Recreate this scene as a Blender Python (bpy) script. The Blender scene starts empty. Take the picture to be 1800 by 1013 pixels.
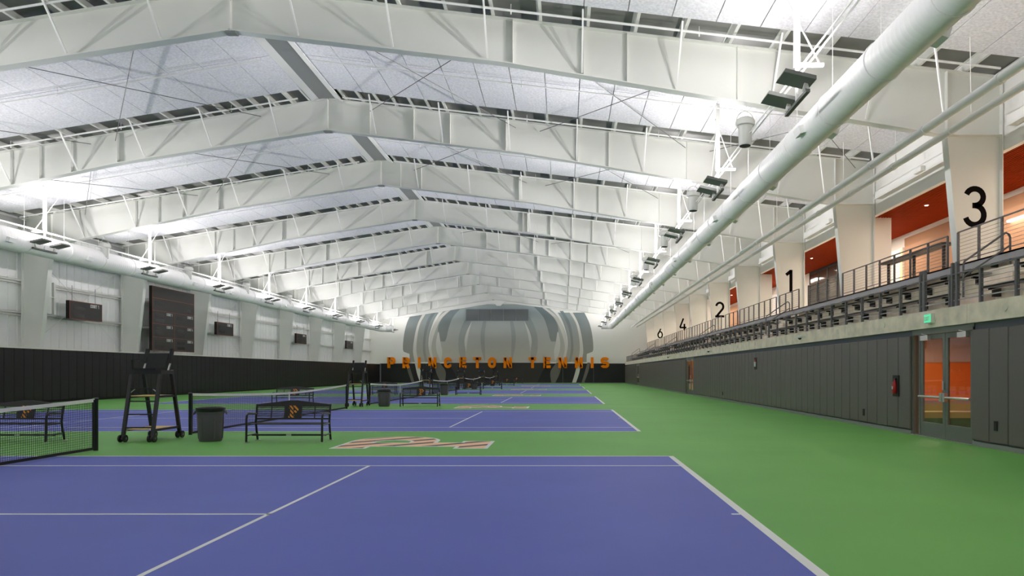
import bpy, bmesh, math, random
from mathutils import Vector, Matrix
random.seed(7)
scene = bpy.context.scene
C = scene.collection
# ------------------------------------------------------------------ camera, world, exposure
F, CX, CY, EYE = 1210.0, 991.7, 654.75, 1.632
cam_d = bpy.data.cameras.new('camera'); cam = bpy.data.objects.new('camera', cam_d); C.objects.link(cam)
cam.location = (0, 0, EYE); cam.rotation_euler = (math.pi/2, 0, 0)
cam_d.sensor_width = 36.0; cam_d.lens = 36.0*F/1800.0
cam_d.shift_x = -(CX-900.0)/1800.0; cam_d.shift_y = (CY-506.5)/1800.0
cam_d.clip_start = 0.05; cam_d.clip_end = 400
scene.camera = cam
world = bpy.data.worlds.new('world'); scene.world = world; world.use_nodes = True
world.node_tree.nodes['Background'].inputs[0].default_value = (0.8, 0.85, 0.9, 1)
world.node_tree.nodes['Background'].inputs[1].default_value = 0.05
scene.cycles.max_bounces = 10; scene.cycles.diffuse_bounces = 7
vs = scene.view_settings
vs.view_transform = 'Standard'; vs.look = 'None'; vs.exposure = 0.0; vs.gamma = 1.0; vs.use_curve_mapping = False
UPLIGHT_W = 112.0            # each uplight head (scaled by its beam pattern)
BEAM_A, BEAM_K, BEAM_P = 2.45, 50.0, 9.0
GALLERY_W = 170.0           # each gallery ceiling lamp
# ------------------------------------------------------------------ main dimensions (metres)
RX = -9.76                  # ridge / net line
FR0, BAY = 20.2, 8.27       # nearest visible steel frame, frame pitch
FARY = 103.0                # far wall
BACKY = -6.0
XL, XR = -27.5, 9.1         # padded wall faces
XB = 2.12                   # outer edge of the right baselines
Y0, PITCH = 13.38, 16.53    # far sideline of the nearest court, court pitch
CW, CL = 10.973, 23.77
def ztop(x):
    d = x-RX
    return 12.93-(0.118*d if d > 0 else -0.163*d)
def zbot(x):
    d = x-RX
    if d > 0: return 11.63-0.118*min(d, 8)-0.164*max(0, d-8)
    d = -d
    return 11.63-0.158*min(d, 8.6)-0.21*max(0, d-8.6)
# ------------------------------------------------------------------ materials
def lin(r, g, b):
    def f(c):
        c /= 255.0
        return c/12.92 if c <= 0.04045 else ((c+0.055)/1.055)**2.4
    return (f(r), f(g), f(b), 1)
MATS = {}
def mat(name, col, rough=0.6, metal=0.0, spec=0.5, noise=0.0, nscale=3.0, bump=0.0, bscale=40.0, emit=None, es=0.0, trans=0.0):
    if name in MATS: return MATS[name]
    m = bpy.data.materials.new(name); m.use_nodes = True
    nt = m.node_tree; b = nt.nodes['Principled BSDF']
    b.inputs['Base Color'].default_value = col
    b.inputs['Roughness'].default_value = rough
    b.inputs['Metallic'].default_value = metal
    b.inputs['Specular IOR Level'].default_value = spec
    if trans: b.inputs['Transmission Weight'].default_value = trans
    if noise or bump:
        tc = nt.nodes.new('ShaderNodeTexCoord')
    if noise:
        n = nt.nodes.new('ShaderNodeTexNoise'); n.inputs['Scale'].default_value = nscale; n.inputs['Detail'].default_value = 6
        nt.links.new(tc.outputs['Object'], n.inputs['Vector'])
        mr = nt.nodes.new('ShaderNodeMapRange')
        mr.inputs[1].default_value = 0.3; mr.inputs[2].default_value = 0.7
        mr.inputs[3].default_value = 1-noise; mr.inputs[4].default_value = 1+noise
        nt.links.new(n.outputs['Fac'], mr.inputs[0])
        vm = nt.nodes.new('ShaderNodeVectorMath'); vm.operation = 'SCALE'
        vm.inputs[0].default_value = col[:3]
        nt.links.new(mr.outputs[0], vm.inputs['Scale'])
        nt.links.new(vm.outputs[0], b.inputs['Base Color'])
    if bump:
        n2 = nt.nodes.new('ShaderNodeTexNoise'); n2.inputs['Scale'].default_value = bscale
        nt.links.new(tc.outputs['Object'], n2.inputs['Vector'])
        bp = nt.nodes.new('ShaderNodeBump'); bp.inputs['Strength'].default_value = bump; bp.inputs['Distance'].default_value = 0.02
        nt.links.new(n2.outputs['Fac'], bp.inputs['Height']); nt.links.new(bp.outputs[0], b.inputs['Normal'])
    if emit:
        b.inputs['Emission Color'].default_value = emit; b.inputs['Emission Strength'].default_value = es
    MATS[name] = m
    return m
def stripe_mat(name, ca, cb, scale, rot, dist=2.0, ramp=0.5, rough=0.6):
    m = bpy.data.materials.new(name); m.use_nodes = True
    nt = m.node_tree; b = nt.nodes['Principled BSDF']; b.inputs['Roughness'].default_value = rough
    tc = nt.nodes.new('ShaderNodeTexCoord'); mp = nt.nodes.new('ShaderNodeMapping')
    mp.inputs['Rotation'].default_value = rot
    w = nt.nodes.new('ShaderNodeTexWave'); w.inputs['Scale'].default_value = scale
    w.inputs['Distortion'].default_value = dist; w.inputs['Detail'].default_value = 1.0; w.inputs['Detail Scale'].default_value = 0.8
    r = nt.nodes.new('ShaderNodeValToRGB'); r.color_ramp.interpolation = 'CONSTANT'
    r.color_ramp.elements[0].color = cb; r.color_ramp.elements[1].color = ca; r.color_ramp.elements[1].position = ramp
    nt.links.new(tc.outputs['Object'], mp.inputs['Vector']); nt.links.new(mp.outputs[0], w.inputs['Vector'])
    nt.links.new(w.outputs['Fac'], r.inputs[0]); nt.links.new(r.outputs[0], b.inputs['Base Color'])
    MATS[name] = m
    return m
def g(v, k=1.0): return (v*k, v*k, v*k, 1)
STEEL = mat('white_painted_steel', (0.76, 0.77, 0.73, 1), 0.5, spec=0.35, noise=0.02, nscale=0.7)
WHITE = mat('white_paint', (0.82, 0.82, 0.79, 1), 0.6, spec=0.3)
PIPE = mat('white_pipe_paint', (0.85, 0.85, 0.83, 1), 0.45)
DUCT = mat('duct_grey_white', (0.82, 0.82, 0.81, 1), 0.45, spec=0.4, noise=0.02)
DECK = mat('galvanised_deck', (0.2, 0.205, 0.19, 1), 0.5, noise=0.12, nscale=1.5)
PANEL = mat('acoustic_wood_fibre', (0.78, 0.78, 0.82, 1), 0.95, spec=0.1, noise=0.13, nscale=14, bump=0.25, bscale=60)
GREEN = mat('green_acrylic', (0.165, 0.44, 0.10, 1), 0.6, spec=0.25, noise=0.06, nscale=0.35)
BLUE = mat('blue_acrylic', (0.125, 0.155, 0.52, 1), 0.6, spec=0.25, noise=0.06, nscale=0.4)
LINE = mat('white_line_paint', (0.82, 0.83, 0.8, 1), 0.7)
PAD = mat('vinyl_pad_sheen_tone', (0.145, 0.125, 0.12, 1), 0.4, spec=0.45, bump=0.04, bscale=8)  # right pads: base colour lightened to carry their grazing sheen
PADB = mat('black_vinyl_pad', (0.012, 0.0105, 0.013, 1), 0.4, spec=0.3, bump=0.04, bscale=8)  # left pads: base colour kept darker for their weaker reflections
NAVY = mat('dark_blue_plywood', (0.1, 0.105, 0.13, 1), 0.7)
CONC = mat('board_concrete', (0.8, 0.73, 0.6, 1), 0.85, noise=0.16, nscale=2.2, bump=0.15, bscale=25)
CONCL = mat('pale_concrete', (0.92, 0.79, 0.67, 1), 0.85, noise=0.14, nscale=3, bump=0.1)
BLACK = mat('black_powder_coat', (0.012, 0.012, 0.013, 1), 0.35)
BLACKM = mat('matt_black', (0.014, 0.014, 0.015, 1), 0.7)
RUBBER = mat('black_rubber', (0.01, 0.01, 0.01, 1), 0.6)
HUB = mat('grey_hub', (0.12, 0.12, 0.12, 1), 0.5)
WOOD = mat('plywood_step', (0.8, 0.52, 0.18, 1), 0.6, noise=0.12, nscale=6)
NETM = mat('black_net_cord', (0.012, 0.014, 0.013, 1), 0.8)
NETW = mat('white_net_band', (0.75, 0.75, 0.72, 1), 0.8, noise=0.05)
BIN = mat('slate_plastic', (0.105, 0.09, 0.112, 1), 0.45)
LINER = mat('black_liner', (0.012, 0.012, 0.013, 1), 0.3)
SEATG = mat('grey_seat_plank', (0.36, 0.35, 0.37, 1), 0.5)
RAILM = mat('grey_rail_steel', (0.13, 0.13, 0.14, 1), 0.45, spec=0.4)
CABLE = mat('rail_cable', (0.35, 0.35, 0.34, 1), 0.35, metal=0.6)
BRACK = mat('dark_bracket', (0.025, 0.025, 0.028, 1), 0.6)
ORANGE = mat('orange_letter', (1.0, 0.26, 0.004, 1), 0.6, spec=0.1)
SLAT = mat('orange_ceiling_slat', (0.32, 0.034, 0.003, 1), 0.7, spec=0.05, noise=0.05)
SLATB = mat('orange_ceiling_backing', (0.16, 0.022, 0.007, 1), 0.8)
OWALL = mat('orange_lobby_wall', (0.78, 0.2, 0.03, 1), 0.6)
PEACH = mat('peach_wall', (0.42, 0.23, 0.13, 1), 0.7)
TAN = mat('tan_wood_bench', (0.36, 0.26, 0.09, 1), 0.6)
DOORF = mat('door_frame_grey', (0.17, 0.18, 0.165, 1), 0.5, metal=0.2)
CHROME = mat('satin_chrome', (0.6, 0.6, 0.58, 1), 0.3, metal=0.8)
BOARD = mat('scoreboard_face', (0.022, 0.02, 0.02, 1), 0.35)
BOARDE = mat('scoreboard_case', (0.006, 0.006, 0.006, 1), 0.5)
BOARDO = mat('scoreboard_orange_trim', (0.4, 0.09, 0.03, 1), 0.5)
BOARDS = mat('scoreboard_dark_slot', (0.008, 0.008, 0.008, 1), 0.25)
LETW = mat('white_lettering', (0.75, 0.75, 0.75, 1), 0.6)
HEADM = mat('fixture_head_grey', (0.13, 0.14, 0.13, 1), 0.5)
GREYM = mat('grey_metal_channel', (0.3, 0.31, 0.3, 1), 0.45, metal=0.3)
ROD = mat('dark_brace_rod', (0.13, 0.13, 0.13, 1), 0.5)
FAN = mat('fan_housing_grey', (0.5, 0.51, 0.48, 1), 0.5)
RED = mat('extinguisher_red', (0.5, 0.012, 0.012, 1), 0.35)
EXITG = mat('exit_green_face', (0.1, 0.6, 0.3, 1), 0.5, emit=(0.1, 0.8, 0.4, 1), es=0.7)
SIDING = mat('white_wall_sheet', (0.8, 0.81, 0.8, 1), 0.5, spec=0.3)
LEDGE = mat('cream_ledge', (0.85, 0.84, 0.77, 1), 0.7)
ENDW = mat('end_wall_white', (0.85, 0.85, 0.8, 1), 0.7)
LAMP = mat('lamp_lens', (1, 1, 1, 1), 0.5, emit=(1, 0.93, 0.82, 1), es=9.0)
NUMB = mat('black_number_paint', (0.006, 0.005, 0.005, 1), 0.8, spec=0.05)
GLASSD = mat('dark_storefront_glass', (0.04, 0.035, 0.03, 1), 0.08)
LOGO_FLOOR = stripe_mat('striped_logo_glare', (1.0, 0.6, 0.37, 1), (0.1, 0.085, 0.075, 1), 0.5, (0, 0, 0.84), 1.0, 0.3, 0.6)  # orange and black stripes, paled with floor glare put into the colours
LOGO_BENCH = stripe_mat('striped_emblem_paint', (0.8, 0.3, 0.02, 1), (0.015, 0.012, 0.01, 1), 4.6, (0, 0.75, 0), 1.2, 0.4, 0.5)
def glass_mat():
    m = bpy.data.materials.new('door_glass'); m.use_nodes = True; nt = m.node_tree
    nt.nodes.remove(nt.nodes['Principled BSDF'])
    out = nt.nodes['Material Output']
    t = nt.nodes.new('ShaderNodeBsdfTransparent'); t.inputs[0].default_value = (0.93, 0.9, 0.88, 1)
    gl = nt.nodes.new('ShaderNodeBsdfGlossy'); gl.inputs['Roughness'].default_value = 0.02
    fr = nt.nodes.new('ShaderNodeLayerWeight')
    pw = nt.nodes.new('ShaderNodeMath'); pw.operation = 'POWER'; pw.inputs[1].default_value = 4.0
    nt.links.new(fr.outputs['Facing'], pw.inputs[0])
    ml = nt.nodes.new('ShaderNodeMath'); ml.operation = 'MULTIPLY_ADD'; ml.inputs[1].default_value = 0.8; ml.inputs[2].default_value = 0.05; ml.use_clamp = True
    mx = nt.nodes.new('ShaderNodeMixShader')
    nt.links.new(pw.outputs[0], ml.inputs[0]); nt.links.new(ml.outputs[0], mx.inputs[0])
    nt.links.new(t.outputs[0], mx.inputs[1]); nt.links.new(gl.outputs[0], mx.inputs[2]); nt.links.new(mx.outputs[0], out.inputs[0])
    return m
GLASS = glass_mat()
# ------------------------------------------------------------------ mesh helpers
class MB:
    def __init__(s): s.v = []; s.f = []
    def add(s, vs, fs):
        o = len(s.v); s.v += [tuple(p) for p in vs]; s.f += [tuple(i+o for i in f) for f in fs]; return s
    def box(s, x0, x1, y0, y1, z0, z1):
        return s.add([(x0,y0,z0),(x1,y0,z0),(x1,y1,z0),(x0,y1,z0),(x0,y0,z1),(x1,y0,z1),(x1,y1,z1),(x0,y1,z1)],
                     [(3,2,1,0),(4,5,6,7),(0,1,5,4),(1,2,6,5),(2,3,7,6),(3,0,4,7)])
    def beam(s, p, q, w, h, up=(0,0,1)):
        p = Vector(p); q = Vector(q); d = (q-p).normalized(); u = Vector(up)
        if abs(d.dot(u)) > 0.99: u = Vector((0,1,0))
        a = d.cross(u).normalized(); b = a.cross(d).normalized(); a *= w/2; b *= h/2
        return s.add([p-a-b, p+a-b, p+a+b, p-a+b, q-a-b, q+a-b, q+a+b, q-a+b],
                     [(3,2,1,0),(4,5,6,7),(0,1,5,4),(1,2,6,5),(2,3,7,6),(3,0,4,7)])
    def tube(s, pts, r, n=8, cap=True):
        pts = [Vector(p) for p in pts]; rings = []
        rr = r if isinstance(r, (list, tuple)) else [r]*len(pts)
        d0 = (pts[1]-pts[0]).normalized()
        ref = Vector((0,0,1)) if abs(d0.z) < 0.9 else Vector((0,1,0))
        a = d0.cross(ref).normalized()
        for i, p in enumerate(pts):
            if i == 0: d = pts[1]-p
            elif i == len(pts)-1: d = p-pts[i-1]
            else: d = (pts[i+1]-p).normalized()+(p-pts[i-1]).normalized()
            d.normalize()
            a = (a-d*a.dot(d)).normalized(); b = d.cross(a)
            rings.append([p+(a*math.cos(2*math.pi*k/n)+b*math.sin(2*math.pi*k/n))*rr[i] for k in range(n)])
        vs = [x for rg in rings for x in rg]; fs = []
        for i in range(len(pts)-1):
            for k in range(n):
                fs.append((i*n+k, i*n+(k+1)%n, (i+1)*n+(k+1)%n, (i+1)*n+k))
        if cap:
            fs.append(tuple(reversed(range(n)))); fs.append(tuple((len(pts)-1)*n+k for k in range(n)))
        return s.add(vs, fs)
    def lathe(s, prof, n=20, c=(0,0,0)):
        vs = []; fs = []
        for r, z in prof:
            for k in range(n):
                t = 2*math.pi*k/n; vs.append((c[0]+r*math.cos(t), c[1]+r*math.sin(t), c[2]+z))
        m = len(prof)
        for i in range(m-1):
            for k in range(n):
                fs.append((i*n+k, i*n+(k+1)%n, (i+1)*n+(k+1)%n, (i+1)*n+k))
        fs.append(tuple(reversed(range(n)))); fs.append(tuple((m-1)*n+k for k in range(n)))
        return s.add(vs, fs)
    def prism(s, poly, fn, t0, t1):
        """convex or simple polygon, fn(a,b,t) -> xyz"""
        n = len(poly)
        vs = [fn(a, b, t0) for a, b in poly]+[fn(a, b, t1) for a, b in poly]
        fs = [tuple(range(n)), tuple(reversed(range(n, 2*n)))]
        for k in range(n): fs.append((k, k+n, (k+1) % n+n, (k+1) % n))
        return s.add(vs, fs)
    def mesh(s, name, smooth=False):
        me = bpy.data.meshes.new(name); me.from_pydata(s.v, [], s.f); me.validate()
        bm = bmesh.new(); bm.from_mesh(me); bmesh.ops.recalc_face_normals(bm, faces=bm.faces); bm.to_mesh(me); bm.free()
        if smooth:
            me.polygons.foreach_set('use_smooth', [True]*len(me.polygons))
            try: me.set_sharp_from_angle(angle=math.radians(38))
            except Exception: pass
        return me
    def build(s, name, m, parent=None, loc=None, smooth=False, label=None):
        return put(name, s.mesh(name, smooth), m, parent, loc, label)
def put(name, me, m, parent=None, loc=None, label=None):
    if m and not me.materials: me.materials.append(m)
    o = bpy.data.objects.new(name, me); C.objects.link(o)
    if parent: o.parent = parent
    if loc: o.location = loc
    if label: o['label'] = label
    return o
def tag(o, label, cat, group=None, kind=None):
    o['label'] = label
    if cat: o['category'] = cat
    if group: o['group'] = group
    if kind: o['kind'] = kind
    return o
def thing(name, label, cat, loc=(0,0,0), group=None, rz=0):
    o = bpy.data.objects.new(name, None); o.empty_display_size = 0.1; C.objects.link(o)
    o.location = loc; o.rotation_euler = (0, 0, rz)
    return tag(o, label, cat, group)
def struct(o, label):
    o['kind'] = 'structure'; o['label'] = label; return o
def copy_tree(o, parent=None):
    c = o.copy(); C.objects.link(c); c.parent = parent
    for ch in list(o.children): copy_tree(ch, c)
    return c
ORD = ['nearest', 'second nearest', 'third nearest', 'fourth nearest', 'fifth nearest', 'sixth nearest', 'seventh nearest',
       'eighth nearest', 'ninth nearest', 'tenth nearest', 'eleventh nearest', 'twelfth nearest', 'thirteenth nearest']
def XZ(a, b, t): return (a, t, b)
# filled polygon with holes -> flat plate
def plate(loops, fn, t0, t1):
    bm = bmesh.new(); es = []
    for lp in loops:
        vs_ = [bm.verts.new((a, b, 0)) for a, b in lp]
        for i in range(len(vs_)): es.append(bm.edges.new((vs_[i], vs_[(i+1) % len(vs_)])))
    bmesh.ops.triangle_fill(bm, use_beauty=True, use_dissolve=False, edges=es)
    bmesh.ops.recalc_face_normals(bm, faces=bm.faces)
    r = bmesh.ops.extrude_face_region(bm, geom=list(bm.faces))
    for v in r['geom']:
        if isinstance(v, bmesh.types.BMVert): v.co.z = 1
    for v in bm.verts: v.co = Vector(fn(v.co.x, v.co.y, t0 if v.co.z < 0.5 else t1))
    bmesh.ops.recalc_face_normals(bm, faces=bm.faces)
    me = bpy.data.meshes.new('plate'); bm.to_mesh(me); bm.free()
    return me
def offset_poly(pts, d):
    """inward offset for counter-clockwise loops"""
    n = len(pts); out = []
    for i in range(n):
        p0 = Vector(pts[i-1]); p = Vector(pts[i]); p1 = Vector(pts[(i+1) % n])
        a = (p-p0).normalized(); b = (p1-p).normalized()
        na = Vector((-a.y, a.x)); nb = Vector((-b.y, b.x))
        m = (na+nb); m = m/max(0.3, m.dot(na)) if m.length > 1e-6 else na
        out.append((p.x+m.x*d, p.y+m.y*d))
    return out
# ------------------------------------------------------------------ lettering from strokes (unit height)
def arc(cx, cy, rx, ry, a0, a1, n=10):
    return [(cx+rx*math.cos(math.radians(a0+(a1-a0)*i/n)), cy+ry*math.sin(math.radians(a0+(a1-a0)*i/n))) for i in range(n+1)]
def glyph(ch, w, t):
    h = t/2; l, r, b, u = h, w-h, h, 1-h; m = 0.5
    ym = 0.47
    if ch == 'P' or ch == 'R':
        ry = (u-ym)/2
        k = [[(l,0),(l,1)], [(l,u),(r-ry,u)]+arc(r-ry, ym+ry, ry, ry, 90, -90)[1:]+[(l,ym)]]
        if ch == 'R': k.append([(w*0.48, ym), (r, 0)])
        return k
    if ch == 'I': return [[(h,0),(h,1)]]
    if ch == 'N': return [[(l,0),(l,1)], [(l+h*0.15,1-h*0.6),(r-h*0.15,h*0.6)], [(r,0),(r,1)]]
    if ch == 'C':
        rx = (r-l)/2; c = (l+r)/2
        return [[(r,0.68)]+arc(c, u-rx, rx, rx, 0, 180)+arc(c, b+rx, rx, rx, 180, 360)+[(r,0.32)]]
    if ch == 'O' or ch == '0':
        rx = (r-l)/2; c = (l+r)/2
        return [[(r,0.5)]+arc(c, u-rx, rx, rx, 0, 180)+arc(c, b+rx, rx, rx, 180, 360)+[(r,0.5)]]
    if ch == 'U':
        rx = (r-l)/2; c = (l+r)/2
        return [[(l,1)]+arc(c, b+rx, rx, rx, 180, 360)+[(r,1)]]
    if ch == 'E': return [[(l,0),(l,1)], [(l,u),(w,u)], [(l,0.5),(w*0.92,0.5)], [(l,b),(w,b)]]
    if ch == 'T': return [[(0,u),(w,u)], [(w/2,0),(w/2,1)]]
    if ch == 'X': return [[(l,0),(r,1)], [(l,1),(r,0)]]
    if ch == 'S':
        ry = (u-0.5)/2; rx = min(ry, (r-l)/2)
        return [arc(r-rx, u-ry, rx, ry, 20, 90)+arc(l+rx, u-ry, rx, ry, 90, 270)+arc(r-rx, b+ry, rx, ry, 90, -90)+arc(l+rx, b+ry, rx, ry, 270, 200)]
    if ch == '1': return [[(w*0.62,0),(w*0.62,1)], [(w*0.12,0.78),(w*0.62,0.95)]]
    if ch == '2':
        rx = (r-l)/2; c = (l+r)/2; ry = 0.25
        return [arc(c, u-ry, rx, ry, 170, -38, 14)+[(l+h*0.3,b)], [(0,b),(w,b)]]
    if ch == '3':
        rx = (r-l)/2; c = (l+r)/2; r1 = (u-0.53)/2; r2 = (0.53-b)/2
        return [arc(c, u-r1, rx*0.93, r1, 160, -90, 16), [(c-rx*0.25,0.53)]+arc(c, b+r2, rx, r2, 90, -165, 16)]
    if ch == '4': return [[(w*0.58,1),(l*0.6,0.24)], [(l*0.5,0.24),(w,0.24)], [(w*0.72,0.0),(w*0.72,0.55)]]
    if ch == '5':
        rx = (r-l)/2; c = (l+r)/2
        return [[(w*0.95,u),(l,u),(l,0.52),(c,0.58)]+arc(c, 0.3, rx, 0.28-h*0.4, 80, -160)]
    if ch == '6':
        rx = (r-l)/2; c = (l+r)/2; ry = 0.31
        return [arc(c, b+ry, rx, ry, 0, 360, 24), [(w*0.62,1),(l+0.03,b+ry+0.08)]]
    return []
def stroke_mb(mb, polys, t, fn, t0, t1):
    for pl in polys:
        q = [Vector(pl[0])]
        for p in pl[1:]:
            if (Vector(p)-q[-1]).length > 1e-4: q.append(Vector(p))
        n = len(q); L = []; R = []
        closed = n > 3 and (q[0]-q[-1]).length < 1e-3
        for i in range(n):
            a = (q[i]-q[i-1]).normalized() if i else None
            b = (q[i+1]-q[i]).normalized() if i < n-1 else None
            if closed and i == 0: a = (q[-1]-q[-2]).normalized()
            if closed and i == n-1: b = (q[1]-q[0]).normalized()
            if a is None: a = b
            if b is None: b = a
            na = Vector((-a.y, a.x)); nb = Vector((-b.y, b.x)); m = na+nb
            m = m/max(0.4, m.dot(na)) if m.length > 1e-6 else na
            L.append(q[i]+m*t/2); R.append(q[i]-m*t/2)
        for i in range(n-1):
            quad = [R[i], R[i+1], L[i+1], L[i]]
            mb.prism([(p.x, p.y) for p in quad], fn, t0, t1)
def letter_mesh(name, ch, height, w, t, fn, t0, t1):
    mb = MB(); stroke_mb(mb, glyph(ch, w, t), t, lambda a, b, s: fn(a*height, b*height, s), t0, t1)
    return mb.mesh(name)
def text_into(mb, s, height, w, t, gap, fn, t0, t1):
    x = 0
    for ch in s:
        if ch == ' ': x += w*0.6; continue
        ww = t if ch == 'I' else w
        stroke_mb(mb, glyph(ch, ww, t), t, lambda a, b, k, x=x: fn((a+x)*height, b*height, k), t0, t1)
        x += ww+gap
    return x*height
# ================================================================== THE SETTING
floor = struct(MB().box(-29.2, 9.3, BACKY, FARY+0.2, -0.2, 0).build('floor', GREEN), 'green acrylic sports hall floor around the blue courts')
# --- roof: deck, purlins, acoustic panels
rb = MB()
XLO, XRO = -29.1, 13.2
for (xa, xb) in ((XLO, RX), (RX, XRO)):
    pa, pb = ztop(xa)+0.26, ztop(xb)+0.26
    rb.prism([(xa,pa),(xb,pb),(xb,pb+0.12),(xa,pa+0.12)], XZ, BACKY, FARY+0.2)
ceiling = struct(rb.build('ceiling', DECK), 'white pitched roof underside with acoustic panels between steel frames')
px = [RX-0.75, RX+0.75]
d = 1.45
while RX+d < 12.7: px.append(RX+d); d += 0.69 if d < 4.5 else 1.38
d = 1.45
while RX-d > -28.6: px.append(RX-d); d += 0.69 if d < 4.5 else 1.38
for x in px:
    z = ztop(x)
    m = MB().box(x-0.012, x+0.012, BACKY, FARY, z+0.03, z+0.25)
    m.box(x-0.012, x+0.08, BACKY, FARY, z+0.012, z+0.03); m.box(x-0.08, x+0.012, BACKY, FARY, z+0.24, z+0.258)
    m.build('purlin', STEEL, ceiling)
def panel_mb(mb, x0, x1, y0, y1):
    a, b = ztop(x0)-0.03, ztop(x1)-0.03
    gp = 0.013; k = (b-a)/(x1-x0)
    x0 += gp; x1 -= gp; a += gp*k; b -= gp*k
    return mb.prism([(x0,a),(x1,b),(x1,b+0.035),(x0,a+0.035)], XZ, y0+gp, y1-gp)
PW = 1.21
cols = []
x = RX+0.62
while x < 12.5: cols.append((x, min(x+PW, 12.72))); x += PW
x = RX-0.62
while x > -28.5: cols.append((max(x-PW, -28.8), x)); x -= PW
rest = MB(); npan = 0
for bi in range(-3, 10):
    ys = FR0+bi*BAY+1.15; ye = FR0+(bi+1)*BAY-1.3
    ym = (ys+ye)/2
    for (xa, xb) in cols:
        for (a, b) in ((ys, ym), (ym, ye)):
            if 0 <= bi <= 3:
                panel_mb(MB(), xa, xb, a, b).build('acoustic_panel', PANEL, ceiling); npan += 1
            elif bi == -1 and xa > -8 and b > 15.5:
                panel_mb(MB(), xa, xb, a, b).build('acoustic_panel', PANEL, ceiling); npan += 1
            else: panel_mb(rest, xa, xb, a, b)
o = rest.build('distant_acoustic_panels', PANEL, ceiling); o['kind'] = 'stuff'
# ridge channel
rc = MB().box(RX-0.34, RX+0.34, BACKY, FARY, 12.9, 12.94)
rc.build('ridge_channel', GREYM, ceiling)
for s in (-1, 1):
    MB().prism([(RX+s*0.34,12.9),(RX+s*0.62,12.80),(RX+s*0.62,12.86),(RX+s*0.34,12.95)], XZ, BACKY, FARY).build('ridge_flashing', WHITE, ceiling)
# --- left wall: sheet, ribs, girts, ledge, pads
wl = struct(MB().box(-29.25, -29.08, BACKY, FARY+0.2, 0, 10.2).build('wall_left', SIDING), 'white corrugated metal side wall above black pads')
rib = MB().prism([(-29.08,0),(-29.045,0.03),(-29.045,0.09),(-29.08,0.12)], lambda a, b, t: (a, b, t), 2.9, 9.8).mesh('sheet_rib')
y = 28.0
while y < FARY:
    put('sheet_rib', rib, SIDING, wl, (0, y, 0)); y += 0.61
for z in (4.85, 6.55, 8.2):
    m = MB().box(-29.05, -28.85, BACKY, FARY, z, z+0.02).box(-28.87, -28.85, BACKY, FARY, z-0.07, z+0.02).box(-29.05, -28.85, BACKY, FARY, z-0.2, z-0.18).box(-29.04, -29.02, BACKY, FARY, z-0.2, z)
    m.build('girt', STEEL, wl)
MB().box(-28.95, -28.7, BACKY, FARY, 9.45, 9.7).build('eave_strut', GREYM, wl)
MB().box(-29.08, XL-0.04, BACKY, FARY, 2.84, 2.93).build('wall_ledge', LEDGE, wl)
MB().box(XL-0.3, XL-0.09, BACKY, FARY, 0, 2.84).build('pad_backing', BLACKM, wl)
# diagonal wall bracing in two bays
for (ya, yb) in ((FR0+2*BAY, FR0+3*BAY), (FR0+4*BAY, FR0+5*BAY)):
    for (za, zb) in ((3.0, 8.4), (8.4, 3.0)):
        MB().tube([(-28.75, ya+0.2, za), (-28.75, yb-0.2, zb)], 0.018, 6).build('brace_rod', STEEL, wl)
# --- padded panels (shared mesh)
PADW = 0.632
def pad_mesh(w, h, z0):
    mb = MB(); e = 0.015
    a0, a1 = e*0.3, w-e*0.3
    front = [(a0+e, z0+e), (a1-e, z0+e), (a1-e, z0+h-e), (a0+e, z0+h-e)]
    back = [(a0, z0), (a1, z0), (a1, z0+h), (a0, z0+h)]
    vs_ = [(0, a, b) for a, b in back]+[(0.055, a, b) for a, b in back]+[(0.075, a, b) for a, b in front]
    fs = [(3,2,1,0), (8,9,10,11)]
    for k in range(4):
        n = (k+1) % 4
        fs += [(k, n, n+4, k+4), (k+4, n+4, n+8, k+8)]
    return mb.add(vs_, fs).mesh('wall_pad')
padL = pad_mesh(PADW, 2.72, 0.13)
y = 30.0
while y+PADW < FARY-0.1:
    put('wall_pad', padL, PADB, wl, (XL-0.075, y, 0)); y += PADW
# --- right wall: concrete beam over padded wall, doors
DOORS = [(15.38, 18.12), (48.6, 51.6), (83.6, 86.9)]
segs = [(BACKY, DOORS[0][0]), (DOORS[0][1], DOORS[1][0]), (DOORS[1][1], DOORS[2][0]), (DOORS[2][1], FARY)]
wr = MB()
for a, b in segs: wr.box(XR+0.08, XR+0.3, a, b, 0, 2.74)
wr = struct(wr.build('wall_right', NAVY), 'right side wall of black pads under the bleacher slab')
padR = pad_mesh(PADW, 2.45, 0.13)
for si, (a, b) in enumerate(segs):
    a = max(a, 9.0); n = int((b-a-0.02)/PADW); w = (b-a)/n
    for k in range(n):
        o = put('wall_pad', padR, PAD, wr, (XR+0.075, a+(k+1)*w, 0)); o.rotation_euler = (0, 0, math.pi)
    MB().box(XR+0.02, XR+0.08, a, b, 0, 0.1).build('pad_base_strip', GREYM, wr)
beam = MB()
jy = [BACKY, 8.0, 15.55, 22.3, 30.6, 38.8, 47.1, 55.4, 63.7, 71.9, 80.2, 88.5, 96.8, FARY]
slab = struct(bpy.data.objects.new('wall_right_beam', None), 'long pale concrete edge beam above the right wall pads'); C.objects.link(slab)
for a, b in zip(jy[:-1], jy[1:]):
    MB().box(XR, XR+0.45, a+0.006, b-0.006, 2.74, 3.17).build('concrete_panel', CONCL, slab)
for y in [11.7, 14.2, 16.9, 19.6, 22.9, 26.3, 29.5, 32.8, 36.1, 39.5, 42.7, 46.0]:
    m = MB().tube([(XR+0.01, y, 2.98), (XR-0.012, y, 2.98)], 0.085, 14); m.build('tie_hole_plug', CONC, slab)
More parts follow.
